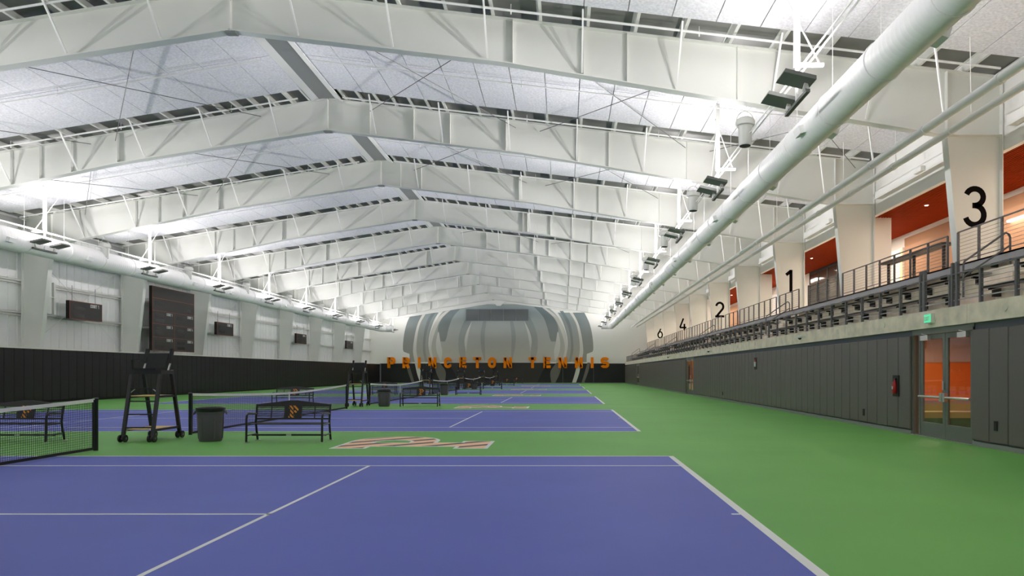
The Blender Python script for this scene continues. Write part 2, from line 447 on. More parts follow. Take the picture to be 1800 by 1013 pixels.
# terrace steps
tr = MB().prism([(XR+0.45,2.95),(9.86,2.95),(9.86,3.17),(9.86,3.68),(10.62,3.68),(10.62,4.2),(11.36,4.2),(11.36,4.74),(16.2,4.74),(16.2,4.5),(12,4.0),(XR+0.45,2.7)], XZ, BACKY, FARY)
mt = tr.mesh('floor_terrace')
terr = struct(put('floor_terrace', mt, CONC), 'stepped concrete terrace carrying the bleacher rows')
MB().box(XR+0.45, 9.86, BACKY, FARY, 3.1, 3.17).build('tread', CONC, terr)
# gallery shell
gb = struct(MB().box(16.0, 16.2, BACKY, FARY, 4.74, 8.3).build('wall_gallery', WHITE), 'white rear wall of the viewing gallery')
for (a, b, mm, nm) in ((14.0, 32.3, PEACH, 'peach_panel'), (62.0, 70.0, PEACH, 'peach_panel')):
    MB().box(15.97, 16.0, a, b, 4.74, 7.9).build(nm, mm, gb)
lint = struct(MB().box(12.82, 13.0, BACKY, FARY, 8.1, ztop(13.0)+0.25).build('wall_right_upper', WHITE), 'white wall strip above the gallery openings')
gc = struct(MB().box(13.0, 16.1, BACKY, FARY, 8.2, 8.3).build('ceiling_gallery', SLATB), 'orange slatted ceiling of the viewing gallery')
sl = MB().box(0, 0.07, 8.0, FARY, 8.1, 8.2).mesh('ceiling_slat')
x = 13.03
while x < 15.95:
    put('ceiling_slat', sl, SLAT, gc, (x, 0, 0)); x += 0.115
pier_i = 0
for i in (1, 3, 5, 7):
    y = FR0+i*BAY
    struct(MB().box(12.83, 13.7, y+0.35, y+1.75, 4.74, 8.12).build('wall_pier', WHITE), 'white wall pier beside the gallery column, %s of four' % ORD[pier_i]); pier_i += 1
# --- far wall
fw_poly = [(-29.1,2.95), (13.0,2.95), (13.0,ztop(13.0)+0.2), (RX,13.15), (-29.1,ztop(-29.1)+0.2)]
fw = struct(MB().prism(fw_poly, XZ, FARY, FARY+0.2).build('wall_far', ENDW), 'pale gable end wall with a large grey mural')
fx = -29.0
k = 0
edges = [-27.4, -20.6, -13.8, -7.0, -0.2, 4.4, XR+0.1]
for a, b in zip(edges[:-1], edges[1:]):
    MB().box(a+0.03, b-0.03, FARY-0.09, FARY+0.1, 0.1, 2.95).build('end_pad_panel', BLACKM, fw)
    MB().box(b-0.03, b+0.03, FARY-0.06, FARY+0.1, 0.1, 2.95).build('joint_strip', HUB, fw)
MB().box(-27.5, 9.2, FARY-0.02, FARY+0.1, 0, 0.1).build('base_strip', GREYM, fw)
# gable beam of the end wall
for s, xe in ((-1, -28.9), (1, 12.8)):
    x0, x1 = RX, xe
    MB().prism([(x0,12.9),(x1,ztop(x1)),(x1,ztop(x1)-0.82),(x0,12.08)], XZ, FARY-0.3, FARY-0.04).build('gable_beam', WHITE, fw)
m = MB().prism([(RX-1.2,12.5),(RX-0.3,11.55),(RX+0.3,11.55),(RX+1.2,12.5)], XZ, FARY-0.5, FARY-0.3); m.build('apex_gusset', WHITE, fw)
# far window strip
win = struct(bpy.data.objects.new('window_1', None), 'dark grey five-pane window high in the gable'); C.objects.link(win)
WINM = mat('grey_window_pane', (0.16, 0.175, 0.18, 1), 0.35); WINF = mat('window_frame_grey', (0.3, 0.33, 0.33, 1), 0.5)
MB().box(-14.75, -5.3, FARY-0.05, FARY-0.02, 9.3, 11.1).build('window_frame', WINF, win)
for k in range(5):
    a = -14.7+k*1.87
    MB().box(a+0.03, a+1.84, FARY-0.08, FARY-0.05, 9.35, 11.05).build('window_pane', WINM, win)
# back wall behind the camera
struct(MB().prism([(-29.2,0),(16.2,0),(16.2,10),(RX,13.2),(-29.2,10.0)], XZ, BACKY-0.2, BACKY).build('wall_back', ENDW), 'plain pale end wall behind the viewer')
# ================================================================== STEEL FRAMES
extra_st = {1: [-8.0, -6.2, -4.7], 2: [-8.7, -7.6], 3: [-2.7, -0.9], 4: [-6.0, -3.4, -1.2], 5: [-12.3], 6: [], 7: [-7.4, -12.0], 8: [-11.6, -6.5], 9: [-3.0]}
KR, KL = 11.17, -27.3
def flange_strip(mb, pts, y, w, t):
    for (xa, za), (xb, zb) in zip(pts[:-1], pts[1:]):
        mb.beam((xa, y, za), (xb, y, zb), w, t, up=(0, 0, 1) if abs(xb-xa) > abs(zb-za) else (1, 0, 0))
NUMS = {0: '3', 2: '1', 4: '2', 6: '4', 8: '6'}
for i in range(10):
    y = FR0+i*BAY
    fr = thing('portal_frame', 'white tapered steel roof frame spanning the hall, %s to the viewer' % ORD[i], 'steel frame', (0, y, 0), 'steel roof frames')
    for side in (1, -1):
        k = KR if side > 0 else KL
        mid = RX+8.0 if side > 0 else RX-8.6
        m = MB()
        poly = [(RX, 11.63), (mid, zbot(mid)), (k, zbot(k)), (k, ztop(k)), (RX, 12.93)]
        m.prism(poly, XZ, -0.008, 0.008)
        flange_strip(m, [(RX, 11.63), (mid, zbot(mid)), (k, zbot(k))], 0, 0.3, 0.028)
        flange_strip(m, [(RX, 12.92), (k, ztop(k)-0.01)], 0, 0.3, 0.028)
        ra = m.build('rafter', STEEL, fr)
        st = [0.57, 1.84, 5.06, -2.4] if side > 0 else [-18.4, -20.3, -21.6, -22.8]
        if i == 0: st = [-1.5, 0.57, 1.84, 5.06] if side > 0 else []
        st += [q for q in extra_st.get(i, []) if (q-RX)*side > 0]
        for q in st:
            zb, zt = zbot(q)+0.014, ztop(q)-0.03
            MB().box(q-0.006, q+0.006, -0.15, -0.008, zb, zt).box(q-0.006, q+0.006, 0.008, 0.15, zb, zt).build('stiffener', STEEL, ra)
        # flange braces from purlin down to bottom flange, on both faces
        dd = 2.0
        while dd < abs(k-RX)-0.5:
            q = RX+side*dd
            m2 = MB().beam((q, -1.15, ztop(q)-0.02), (q, -0.12, zbot(q)+0.06), 0.05, 0.05)
            m2.build('flange_brace', PIPE, ra)
            dd += 2.76
        # column with knee
        m = MB()
        if side > 0:
            zf = 4.74; inn = lambda z: 11.97-0.095*z; xo = 12.78
        else:
            zf = 0.0; inn = lambda z: -28.24+0.111*z; xo = -28.85
        poly = [(inn(zf), zf), (k, zbot(k)), (k, ztop(k)), (xo, ztop(xo)), (xo, zf)]
        m.prism(poly, XZ, -0.008, 0.008)
        flange_strip(m, [(inn(zf), zf), (k, zbot(k))], 0, 0.3, 0.03)
        m.box(xo-0.015, xo+0.015, -0.15, 0.15, zf, ztop(xo)-0.02)
        m.beam((k, 0, ztop(k)-0.012), (xo, 0, ztop(xo)-0.012), 0.3, 0.028)
        co = m.build('column', STEEL, fr)
        zk = zbot(k)
        MB().box(min(k, xo)+0.01, max(k, xo)-0.01, -0.15, 0.15, zk-0.01, zk+0.01).build('knee_stiffener', STEEL, co)
        MB().box(k-0.006, k+0.006, -0.15, 0.15, zk+0.02, ztop(k)-0.03).build('splice_plate', STEEL, co)
        if side > 0 and i in NUMS:
            hh = 1.22; w = 0.58 if NUMS[i] != '1' else 0.42
            x0 = 12.04-w*hh/2
            me = letter_mesh('column_number', NUMS[i], hh, w, 0.135, lambda a, b, s: (x0+a, s, 5.88+b), -0.011, -0.0085)
            put('column_number', me, NUMB, co, label='black painted numeral ' + NUMS[i])
    # apex plate
    MB().box(RX-0.02, RX+0.02, -0.15, 0.15, 11.6, 12.92).build('apex_plate', STEEL, fr)
    MB().box(RX-0.16, RX+0.16, -0.12, 0.12, 11.56, 11.6).build('apex_bolts', GREYM, fr)
# ------------------------------------------------------------------ roof pipes and rods per bay
def slope_pts(y, off, xa=-28.3, xb=12.2):
    return [(xa, y, ztop(xa)+off), (RX-0.9, y, ztop(RX-0.9)+off)], [(RX+0.9, y, ztop(RX+0.9)+off), (xb, y, ztop(xb)+off)]
n = 0
for i in range(-1, 9):
    ya = FR0+(i+1)*BAY
    for (yy, off, r, nm) in ((ya-0.95, -0.2, 0.035, 'by the frame'), (ya-4.4, -0.26, 0.028, 'across the panels')):
        for s, pts in zip(('left', 'right'), slope_pts(yy, off)):
            t = thing('sprinkler_pipe', 'thin white sprinkler pipe %s, %s roof slope, bay %s to viewer' % (nm, s, ORD[i+1]), 'pipe', (0, 0, 0), 'sprinkler branch pipes')
            MB().tube(pts, r, 8).build('pipe_run', PIPE, t, smooth=True)
            for f in (0.1, 0.35, 0.6, 0.85):
                p = Vector(pts[0]).lerp(Vector(pts[1]), f)
                MB().tube([p, p+Vector((0, 0, -off-0.02))], 0.008, 5).build('hanger', PIPE, t)
                MB().tube([p+Vector((0, 0, -r)), p+Vector((0, 0, -r-0.07))], 0.018, 6).build('sprinkler_head', PIPE, t)
for i, xs in ((0, (-25.5, -18.5, -11.5, -8, -1, 6)), (1, (-25.5, -18.5, -8, -1)), (3, (-8, -1))):
    for q in xs:
        xe = q+6.0
        if (q-RX)*(xe-RX) < 0: continue
        t = thing('brace_rods', 'thin crossed brace rods, %s steel bay, %s pair from the left' % (ORD[i+1], ('first', 'second', 'third', 'fourth', 'fifth', 'sixth')[xs.index(q)]), 'brace', (0, 0, 0), 'roof cross bracing')
        ya, yb = FR0+i*BAY+0.1, FR0+(i+1)*BAY-0.1
        MB().tube([(q, ya, ztop(q)-0.3), (xe, yb, ztop(xe)-0.3)], 0.014, 5).build('rod', ROD, t)
        MB().tube([(xe, ya, ztop(xe)-0.33), (q, yb, ztop(q)-0.33)], 0.014, 5).build('rod', ROD, t)
# ================================================================== DUCTS
def duct(label, x, z, r, ya, yb, side):
    t = thing('spiral_duct', label, 'duct', (x, 0, z))
    m = MB(); y = ya
    prof = []
    while y < yb:
        prof += [(y, r), (y+0.10, r), (y+0.115, r+0.0025), (y+0.13, r)]
        y += 0.17
    m.tube([(0, p, 0) for p, _ in prof], [q for _, q in prof], 28)
    m.build('duct_body', DUCT, t, smooth=True)
    y = 14.1+0.02
    while y > ya+2.6: y -= 2.545
    k = 0
    while y < yb-0.3:
        MB().tube([(0, y-0.035, 0), (0, y-0.03, 0), (0, y+0.03, 0), (0, y+0.035, 0)], [r+0.004, r+0.022, r+0.022, r+0.004], 28).build('joint_collar', DUCT, t, smooth=True)
        MB().tube([(-0.05*side, y, r*0.98), (-0.05*side, y, ztop(x)-z-0.04)], 0.007, 5).build('hanger_rod', PIPE, t)
        if k % 2 == 0:
            for sx in ((1,) if k % 4 else (1, -1)):
                a = -0.35 if sx*side > 0 else -0.3
                c = Vector((sx*r*math.cos(a), y+1.2, r*math.sin(a)))
                dr = Vector((sx*math.cos(a), 0, math.sin(a)))
                MB().beam(c-dr*0.03, c+dr*0.13, 0.42, 0.2, up=(0, 0, 1)).build('air_outlet', DUCT, t)
        y += 2.545; k += 1
    # end elbow turning toward the wall corner
    e = [(0, yb-0.2, 0)]+[(-side*0.75*(1-math.cos(q)), yb-0.2+0.75*math.sin(q), 0.02) for q in [math.radians(v) for v in (15, 30, 45, 60, 75, 90)]]
    e.append((-side*1.3, yb+0.55, 0.02))
    MB().tube(e, r*0.96, 24).build('end_elbow', DUCT, t, smooth=True)
    return t
duct('large white spiral duct along the right side above the bleachers', 6.55, 8.02, 0.41, 4.0, 95.0, 1)
duct('large white spiral duct along the left wall below the roof', -25.1, 7.69, 0.5, 18.0, 95.0, -1)
# pipes by the right columns
for (x, z, r, lab) in ((10.0, 8.37, 0.115, 'upper of two long white pipes beside the right columns'), (10.72, 8.33, 0.1, 'lower of two long white pipes beside the right columns')):
    t = thing('main_pipe', lab, 'pipe', (x, 0, z))
    MB().tube([(0, 6.0, 0), (0, 101.5, 0)], r, 14).build('pipe_run', PIPE, t, smooth=True)
    y = 12.5
    while y < 101:
        MB().tube([(0, y-0.07, 0), (0, y+0.07, 0)], r+0.018, 14).build('coupling', PIPE, t, smooth=True); y += 3.3
    y = 14.0
    while y < 100:
        MB().tube([(0, y, 0), (-0.25 if r > 0.11 else 0.0, y+0.05, ztop(x)-z-0.02)], 0.035 if r > 0.11 else 0.01, 6).build('hanger', PIPE, t); y += 4.13
for sd, x, z in (('right', 5.5, 8.74), ('left', -24.75, 8.3)):
    for k in range(2):
        t = thing('conduit', 'thin white conduit tying the %s row of uplights, %s one' % (sd, ('inner', 'outer')[k]), 'conduit', (x+k*0.13, 0, z), 'uplight conduits')
        MB().tube([(0, 4, 0), (0, 99, 0)], 0.022, 6).build('conduit_run', PIPE, t)
        for q in range(11):
            MB().box(-0.03, 0.03, 8+q*8.27, 8.05+q*8.27, -0.03, 0.03).build('conduit_clamp', GREYM, t)
# ================================================================== UPLIGHT FIXTURES
def head_mesh():
    m = MB()
    m.prism([(-0.37,-0.035),(0.37,-0.035),(0.35,0.05),(-0.35,0.05)], lambda a, b, t: (a, t, b), -0.3, 0.3)
    return m.mesh('lamp_head')
HM = head_mesh()
arm_m = MB().box(-0.045, 0.045, -0.75, 0.75, -0.035, 0.035).mesh('cross_arm')
yoke_m = MB().beam((-0.06, 0, -0.24), (0.0, 0, -0.03), 0.05, 0.05).beam((0.06, 0, -0.24), (0.0, 0, -0.03), 0.05, 0.05).mesh('yoke')
lamp_d = {}
def beam_light(side):
    """asymmetric projector: weak straight up, strong and low toward the ridge, nothing below the horizontal"""
    ld = bpy.data.lights.new('uplight', 'POINT'); ld.energy = UPLIGHT_W; ld.shadow_soft_size = 0.06; ld.color = (1.0, 0.955, 0.965)
    ld.use_nodes = True; nt = ld.node_tree; em = nt.nodes['Emission']
    geo = nt.nodes.new('ShaderNodeNewGeometry'); sp = nt.nodes.new('ShaderNodeSeparateXYZ')
    nt.links.new(geo.outputs['Incoming'], sp.inputs[0])
    def M(op, a, b, clamp=False):
        n = nt.nodes.new('ShaderNodeMath'); n.operation = op; n.use_clamp = clamp
        for i, q in enumerate((a, b)):
            if q is None: continue
            if isinstance(q, (int, float)): n.inputs[i].default_value = q
            else: nt.links.new(q, n.inputs[i])
        return n.outputs[0]
    dx = M('MAXIMUM', M('MULTIPLY', sp.outputs[0], -side), 0.0)
    beam = M('MULTIPLY', M('POWER', dx, BEAM_P), BEAM_K)
    def cut(lo, hi):
        mr = nt.nodes.new('ShaderNodeMapRange'); mr.interpolation_type = 'SMOOTHSTEP'
        mr.inputs[1].default_value = lo; mr.inputs[2].default_value = hi; mr.inputs[3].default_value = 0; mr.inputs[4].default_value = 1
        nt.links.new(sp.outputs[2], mr.inputs[0]); return mr.outputs[0]
    tot = M('ADD', M('MULTIPLY', beam, cut(0.15, 0.33)), M('ADD', M('MULTIPLY', cut(-0.1, 0.6), BEAM_A), M('MULTIPLY', cut(-0.5, 0.0), 0.45)))
    tot = M('ADD', tot, M('MULTIPLY', M('MULTIPLY', M('POWER', dx, 45.0), 75.0), M('MULTIPLY', cut(-0.16, 0.06), M('SUBTRACT', 1.0, cut(0.08, 0.2)))))
    nt.links.new(tot, em.inputs['Strength'])
    return ld
def uplight(x, zp, y, side, label):
    t = thing('uplight_fixture', label, 'light fixture', (x, y, zp), 'indirect uplights')
    top = ztop(x)-zp-0.02
    MB().box(-0.06, 0.06, -0.06, 0.06, -0.04, top).build('pole', WHITE, t)
    MB().box(-0.02, 0.62*side, -0.05, 0.05, -0.04, 0.03).build('bracket', WHITE, t)
    MB().tube([(0.55*side, 0, 0), (0.2*side, 1.4, top)], 0.022, 6).build('stay', PIPE, t)
    MB().tube([(0, 0, -0.02), (0, 0, -0.88)], 0.04, 8).build('drop_stem', WHITE, t)
    put('cross_arm', arm_m, HEADM, t, (0, 0, -0.9))
    for k, q in enumerate((-0.6, 0.6)):
        put('yoke', yoke_m, STEEL, t, (0, q, -0.62))
        h = put('lamp_head', HM, HEADM, t, (-side*0.22, q, -0.6)); h.rotation_euler = (0, math.radians(13*side), 0)
        MB().box(-0.3, 0.3, -0.25, 0.25, 0.05, 0.056).build('lens', LAMP, h)
        if side not in lamp_d: lamp_d[side] = beam_light(side)
        lo = bpy.data.objects.new('uplight_lamp', lamp_d[side]); C.objects.link(lo); lo.parent = h
        lo.location = (0, 0, 0.2)
for k in range(-2, 11):
    y = FR0+BAY*(k-0.5)
    w = ORD[k] if k >= 0 else ('behind the viewer' if k == -2 else 'overhead out of view')
    uplight(5.43, 8.81, y, 1, 'white twin-head uplight hanging in the right row, %s' % (w + (' to the viewer' if k >= 0 else '')))
    uplight(-24.6, 8.3, y, -1, 'white twin-head uplight above the left duct, %s' % (w + (' of its row' if k >= 0 else '')))
# ================================================================== BUCKET FANS
def fan_proto():
    t = thing('ceiling_fan_nozzle', 'x', 'fan', (0, 0, 0), 'bucket shaped air fans')
    MB().lathe([(0.17,-0.45),(0.185,-0.42),(0.2,0.08),(0.22,0.12)], 20).build('nozzle', FAN, t, smooth=True)
    MB().lathe([(0.23,0.12),(0.285,0.14),(0.285,0.26),(0.26,0.32),(0.2,0.36)], 20).build('motor_housing', FAN, t, smooth=True)
    MB().lathe([(0.155,-0.47),(0.165,-0.455)], 18).build('outlet', BLACKM, t)
    MB().tube(arc3(0, 0.2, 0.27, 0.38), 0.012, 6).build('bail', FAN, t, smooth=True)
    return t
def arc3(x, z, r, h):
    return [(x+r*math.cos(math.radians(q)), 0, z+h*math.sin(math.radians(q))) for q in range(0, 181, 15)]
fp = fan_proto(); first = True
for sd, x, z in (('right', 5.4, 8.85), ('left', -24.75, 8.22)):
    for k in range(9):
        o = fp if first else copy_tree(fp); first = False
        y = FR0+0.35+k*BAY
        o.location = (x, y, z)
        o['label'] = 'grey bucket-shaped air fan hanging in the %s row, %s to the viewer' % (sd, ORD[k])
for o in [q for q in bpy.data.objects if q.name.startswith('ceiling_fan_nozzle')]:
    MB().tube([(0, 0, 0.58), (0, -0.2, zbot(o.location.x)-o.location.z+0.02)], 0.01, 5).build('hanger_rod', PIPE, o)
# ================================================================== COURTS
for k in range(6):
    yf = Y0+k*PITCH; yn = yf-CW
    t = thing('tennis_court', 'blue tennis court with white lines, %s to the viewer' % ORD[k], 'court', (0, 0, 0), 'blue tennis courts')
    MB().box(XB-CL, XB, yn, yf, -0.01, 0.004).build('court_surface', BLUE, t)
    LW = 0.055; z0, z1 = 0.0, 0.0065
    for (nm, a, b, c_, d_) in (('baseline', XB-0.1, XB, yn, yf), ('baseline', XB-CL, XB-CL+0.1, yn, yf),
            ('doubles_sideline', XB-CL, XB, yf-LW, yf), ('doubles_sideline', XB-CL, XB, yn, yn+LW),
            ('singles_sideline', XB-CL, XB, yf-1.372-LW, yf-1.372), ('singles_sideline', XB-CL, XB, yn+1.372, yn+1.372+LW),
            ('service_line', XB-5.485-0.05, XB-5.485, yn+1.372, yf-1.372), ('service_line', XB-CL+5.485, XB-CL+5.485+0.05, yn+1.372, yf-1.372),
            ('centre_service_line', XB-CL+5.485, XB-5.485, (yn+yf)/2-0.025, (yn+yf)/2+0.025),
            ('centre_mark', XB-0.2, XB-0.1, (yn+yf)/2-0.025, (yn+yf)/2+0.025), ('centre_mark', XB-CL+0.1, XB-CL+0.2, (yn+yf)/2-0.025, (yn+yf)/2+0.025)):
        MB().box(a, b, c_, d_, z0, z1).build(nm, LINE, t)
# ------------------------------------------------------------------ P emblem outline
def P_outer():
    p = [(0,0),(1.6,0),(1.6,0.74),(1.25,0.74),(1.25,1.31)]
    p += arc(1.6, 2.35, 1.1, 1.04, -90, 90, 18)
    p += [(0,3.39),(0,2.61),(0.4,2.61),(0.4,0.74),(0,0.74)]
    return p
def P_hole():
    return [(1.22,1.96)]+arc(1.45, 2.36, 0.36, 0.40, -90, 90, 10)+[(1.22,2.76)]
po, ph = P_outer(), P_hole()
po_in = offset_poly(po, 0.085); ph_in = offset_poly(ph, -0.075)
def floor_fn(a, b, t): return (-b, a, t)
me_w = plate([po, ph], floor_fn, 0.0, 0.004); me_o = plate([po_in, ph_in], floor_fn, 0.0, 0.007)
for k in range(5):
    t = thing('floor_emblem', 'orange and black striped P emblem painted on green, %s to the viewer' % ORD[k], 'emblem', (-1.64, 14.7+k*PITCH, 0), 'painted floor emblems')
    put('white_outline', me_w, LINE, t); put('striped_letter', me_o, LOGO_FLOOR, t)
# ================================================================== NETS
def net_proto():
    t = thing('tennis_net', 'x', 'net', (0, 0, 0), 'tennis nets')
    H = 6.4
    def top(y): return 0.914+0.156*(abs(y)/H)**1.6
    ys = [-H+2*H*i/40 for i in range(41)]
    m = MB()
    n = 256
    for i in range(n+1):
        y = -H+0.04+(2*H-0.08)*i/n
        m.beam((0, y, 0.05), (0, y, top(y)-0.02), 0.0045, 0.0045)
    for j in range(1, 21):
        pts = [(0, y, 0.05+(top(y)-0.08)*j/21) for y in ys[::4]]
        m.tube(pts, 0.0026, 4, cap=False)
    o = m.build('netting', NETM, t); o['kind'] = 'stuff'
    m = MB()
    for a, b in zip(ys[:-1], ys[1:]):
        m.add([(-0.012,a,top(a)-0.055),(0.012,a,top(a)-0.055),(0.012,a,top(a)+0.012),(-0.012,a,top(a)+0.012),
               (-0.012,b,top(b)-0.055),(0.012,b,top(b)-0.055),(0.012,b,top(b)+0.012),(-0.012,b,top(b)+0.012)],
              [(0,1,5,4),(1,2,6,5),(2,3,7,6),(3,0,4,7)])
    m.build('head_band', NETW, t)
    MB().box(-0.01, 0.01, -H+0.03, H-0.03, 0.02, 0.075).build('bottom_band', NETM, t)
    MB().box(-0.014, 0.014, -0.025, 0.025, 0.01, top(0)+0.015).build('centre_strap', NETW, t)
    for s in (-1, 1):
        MB().lathe([(0.045,0),(0.045,1.05),(0.05,1.06),(0.05,1.09),(0.02,1.1)], 14, (0, s*(H+0.05), 0)).build('post', BLACK, t, smooth=True)
        MB().box(-0.015, 0.015, s*(H-0.02)-0.02, s*(H-0.02)+0.02, 0.03, 1.06).build('side_band', NETM, t)
    return t
np_ = net_proto()
for k in range(6):
    o = np_ if k == 0 else copy_tree(np_)
    o.location = (RX, Y0-CW/2+k*PITCH, 0)
    o['label'] = 'black tennis net with white top band, %s to the viewer' % ORD[k]
# ================================================================== UMPIRE CHAIRS
def umpire_proto():
    t = thing('umpire_chair', 'x', 'umpire chair', (0, 0, 0), 'tall umpire chairs')
    hx = 0.34; yf, yr = -0.6, 0.6; tf, tr_ = -0.24, 0.2; zt = 1.68
    def leg_y(front, z): return (yf+(tf-yf)*z/zt) if front else (yr+(tr_-yr)*z/zt)
    for s in (-1, 1):
        for fr_ in (True, False):
            MB().beam((s*hx, leg_y(fr_, 0.12), 0.12), (s*hx, leg_y(fr_, zt), zt), 0.075, 0.06, up=(0,1,0)).build('leg', BLACK, t)
            yy = leg_y(fr_, 0.07)
            w = MB()
            for q in (-0.055, 0.055):
                w.lathe([(0.03,-0.022),(0.085,-0.02),(0.09,0),(0.085,0.02),(0.03,0.022)], 16)
                # rotate last lathe into the YZ plane
                nn = 5*16
                for i in range(len(w.v)-nn, len(w.v)):
                    x_, y_, z_ = w.v[i]; w.v[i] = (s*hx+z_+q, yy+x_, 0.09+y_)
            c = w.build('castor', RUBBER, t, smooth=True)
            hb = MB().tube([(s*hx-0.085, yy, 0.09), (s*hx+0.085, yy, 0.09)], 0.028, 10); hb.build('hub', HUB, c)
    for z in (0.34, 0.645, 0.95, 1.25):
        y = leg_y(True, z)
        MB().beam((-hx, y, z), (hx, y, z), 0.035, 0.03).build('rung', BLACK, t)
    for z in (0.34, 1.25):
        for s in (-1, 1):
            y = leg_y(True, z)
            MB().tube([(s*0.2, y, z), (s*hx, y, z-0.12)], 0.012, 6).build('corner_stay', CHROME, t)
    for z, nm in ((1.06, 'foot_board'), (0.28, 'lower_board')):
        a, b = leg_y(True, z)+0.03, leg_y(False, z)-0.02
        MB().box(-hx+0.03, hx-0.03, a, b, z, z+0.022).build(nm, WOOD, t)
        for s in (-1, 1):
            MB().box(s*hx-0.02, s*hx+0.02, a, b, z-0.03, z+0.025).build('side_rail', BLACK, t)
    MB().box(-hx-0.04, hx+0.04, tf-0.05, tr_+0.05, zt-0.09, zt).build('seat_frame', BLACK, t)
    MB().box(-0.26, 0.26, tf-0.07, tr_-0.02, zt, zt+0.05).build('seat', BLACKM, t)
    MB().prism([(0.12,1.76),(0.16,1.76),(0.3,2.1),(0.26,2.1)], lambda a, b, q: (q, a, b), -0.24, 0.24).build('backrest', BLACKM, t)
    for s in (-1, 1):
        MB().beam((s*0.3, 0.14, 1.68), (s*0.3, 0.3, 2.0), 0.03, 0.03).build('back_stay', CHROME, t)
        MB().beam((s*0.3, 0.2, 1.86), (s*0.3, 0.32, 2.2), 0.07, 0.07).build('back_post', BLACKM, t)
    MB().beam((-hx, tf, 1.68), (-hx, tf, 1.92), 0.035, 0.035).beam((-hx, tf, 1.92), (-hx, tf+0.3, 1.92), 0.03, 0.02).build('arm_rest', BLACK, t)
    MB().beam((-hx, tf, 1.92), (-hx+0.3, tf+0.05, 1.925), 0.02, 0.012).build('tray_arm', BLACK, t)
    return t
up = umpire_proto()
for k in range(6):
    o = up if k == 0 else copy_tree(up)
    o.location = (-9.93, 16.6+k*PITCH, 0)
    o['label'] = 'tall black wheeled umpire chair with wooden steps, %s to the viewer' % ORD[k]
# ================================================================== BENCHES
pe_s = 0.285/3.39
def bench_proto():
    t = thing('bench', 'x', 'bench', (0, 0, 0), 'black metal courtside benches')
    hw = 0.88
    for s in (-1, 1):
        x = s*hw
        MB().tube([(x,-0.3,0.0),(x,-0.29,0.3),(x,-0.29,0.54),(x,-0.27,0.62),(x,-0.2,0.66),(x,-0.08,0.66),(x,0.2,0.64)], 0.026, 8).build('arm_leg', BLACK, t, smooth=True)
        MB().tube([(x,0.3,0.0),(x,0.24,0.24),(x,0.2,0.45),(x,0.28,0.86)], 0.026, 8).build('rear_leg', BLACK, t, smooth=True)
        MB().tube([(x,-0.29,0.16),(x,0.26,0.16)], 0.018, 6).build('side_stretcher', BLACK, t)
        MB().tube([(x,-0.29,0.4),(x,0.21,0.41)], 0.018, 6).build('seat_bearer', BLACK, t)
        MB().box(x-0.05, x+0.05, -0.33, -0.26, 0, 0.012).box(x-0.05, x+0.05, 0.27, 0.34, 0, 0.012).build('foot_plate', CHROME, t)
    for k in range(9):
        y = -0.27+k*0.055
        z = 0.425-0.02*math.sin(k/8*math.pi)
        MB().box(-hw, hw, y, y+0.035, z-0.006, z+0.006).build('seat_slat', BLACK, t)
    MB().tube([(-hw,-0.01,0.15),(hw,-0.01,0.15)], 0.022, 8).build('stretcher', BLACK, t)
    MB().box(-0.06, 0.06, -0.036, -0.03, 0.13, 0.17).build('maker_plate', CHROME, t)
    def bk(z): return 0.2+0.08*(z-0.45)/0.41
    def fn(a, b, q): return (a, bk(b)+q, b)
    MB().prism([(-hw,0.5),(hw,0.5),(hw,0.54),(-hw,0.54)], fn, -0.012, 0.012).build('lower_back_rail', BLACK, t)
    MB().prism([(-hw,0.80),(hw,0.80),(hw,0.86),(0.1,0.955),(-0.1,0.955),(-hw,0.86)], fn, -0.012, 0.012).build('top_rail', BLACK, t)
    pl = MB().prism([(-0.21,0.52),(0.21,0.52),(0.21,0.86),(-0.21,0.86)], fn, -0.016, 0.01).build('centre_plate', BLACK, t)
    me = plate([po, ph], lambda a, b, q: (-0.1+a*pe_s, bk(0.545+b*pe_s)+q, 0.545+b*pe_s), -0.02, -0.0165)
    put('emblem', me, LOGO_BENCH, pl, label='orange and black striped letter P emblem')
    for s in (-1, 1):
        for k in range(5):
            z = 0.575+k*0.048
            a, b = sorted((s*0.2, s*hw))
            MB().prism([(a,z),(b,z),(b,z+0.02),(a,z+0.02)], fn, -0.008, 0.008).build('back_slat', BLACK, t)
        MB().prism([(s*0.52-0.012,0.52),(s*0.52+0.012,0.52),(s*0.52+0.012,0.82),(s*0.52-0.012,0.82)], fn, -0.01, 0.01).build('slat_upright', BLACK, t)
    return t
bp = bench_proto(); first = True
for k in range(6):
    for sd in (1, -1):
        o = bp if first else copy_tree(bp); first = False
        xx = (-6.51 if k == 0 else -6.87) if sd > 0 else -12.93
        o.location = (xx, 16.3+k*PITCH, 0)
        o['label'] = 'black metal bench with orange P emblem %s the net line, %s to viewer' % ('right of' if sd > 0 else 'left of', ORD[k])
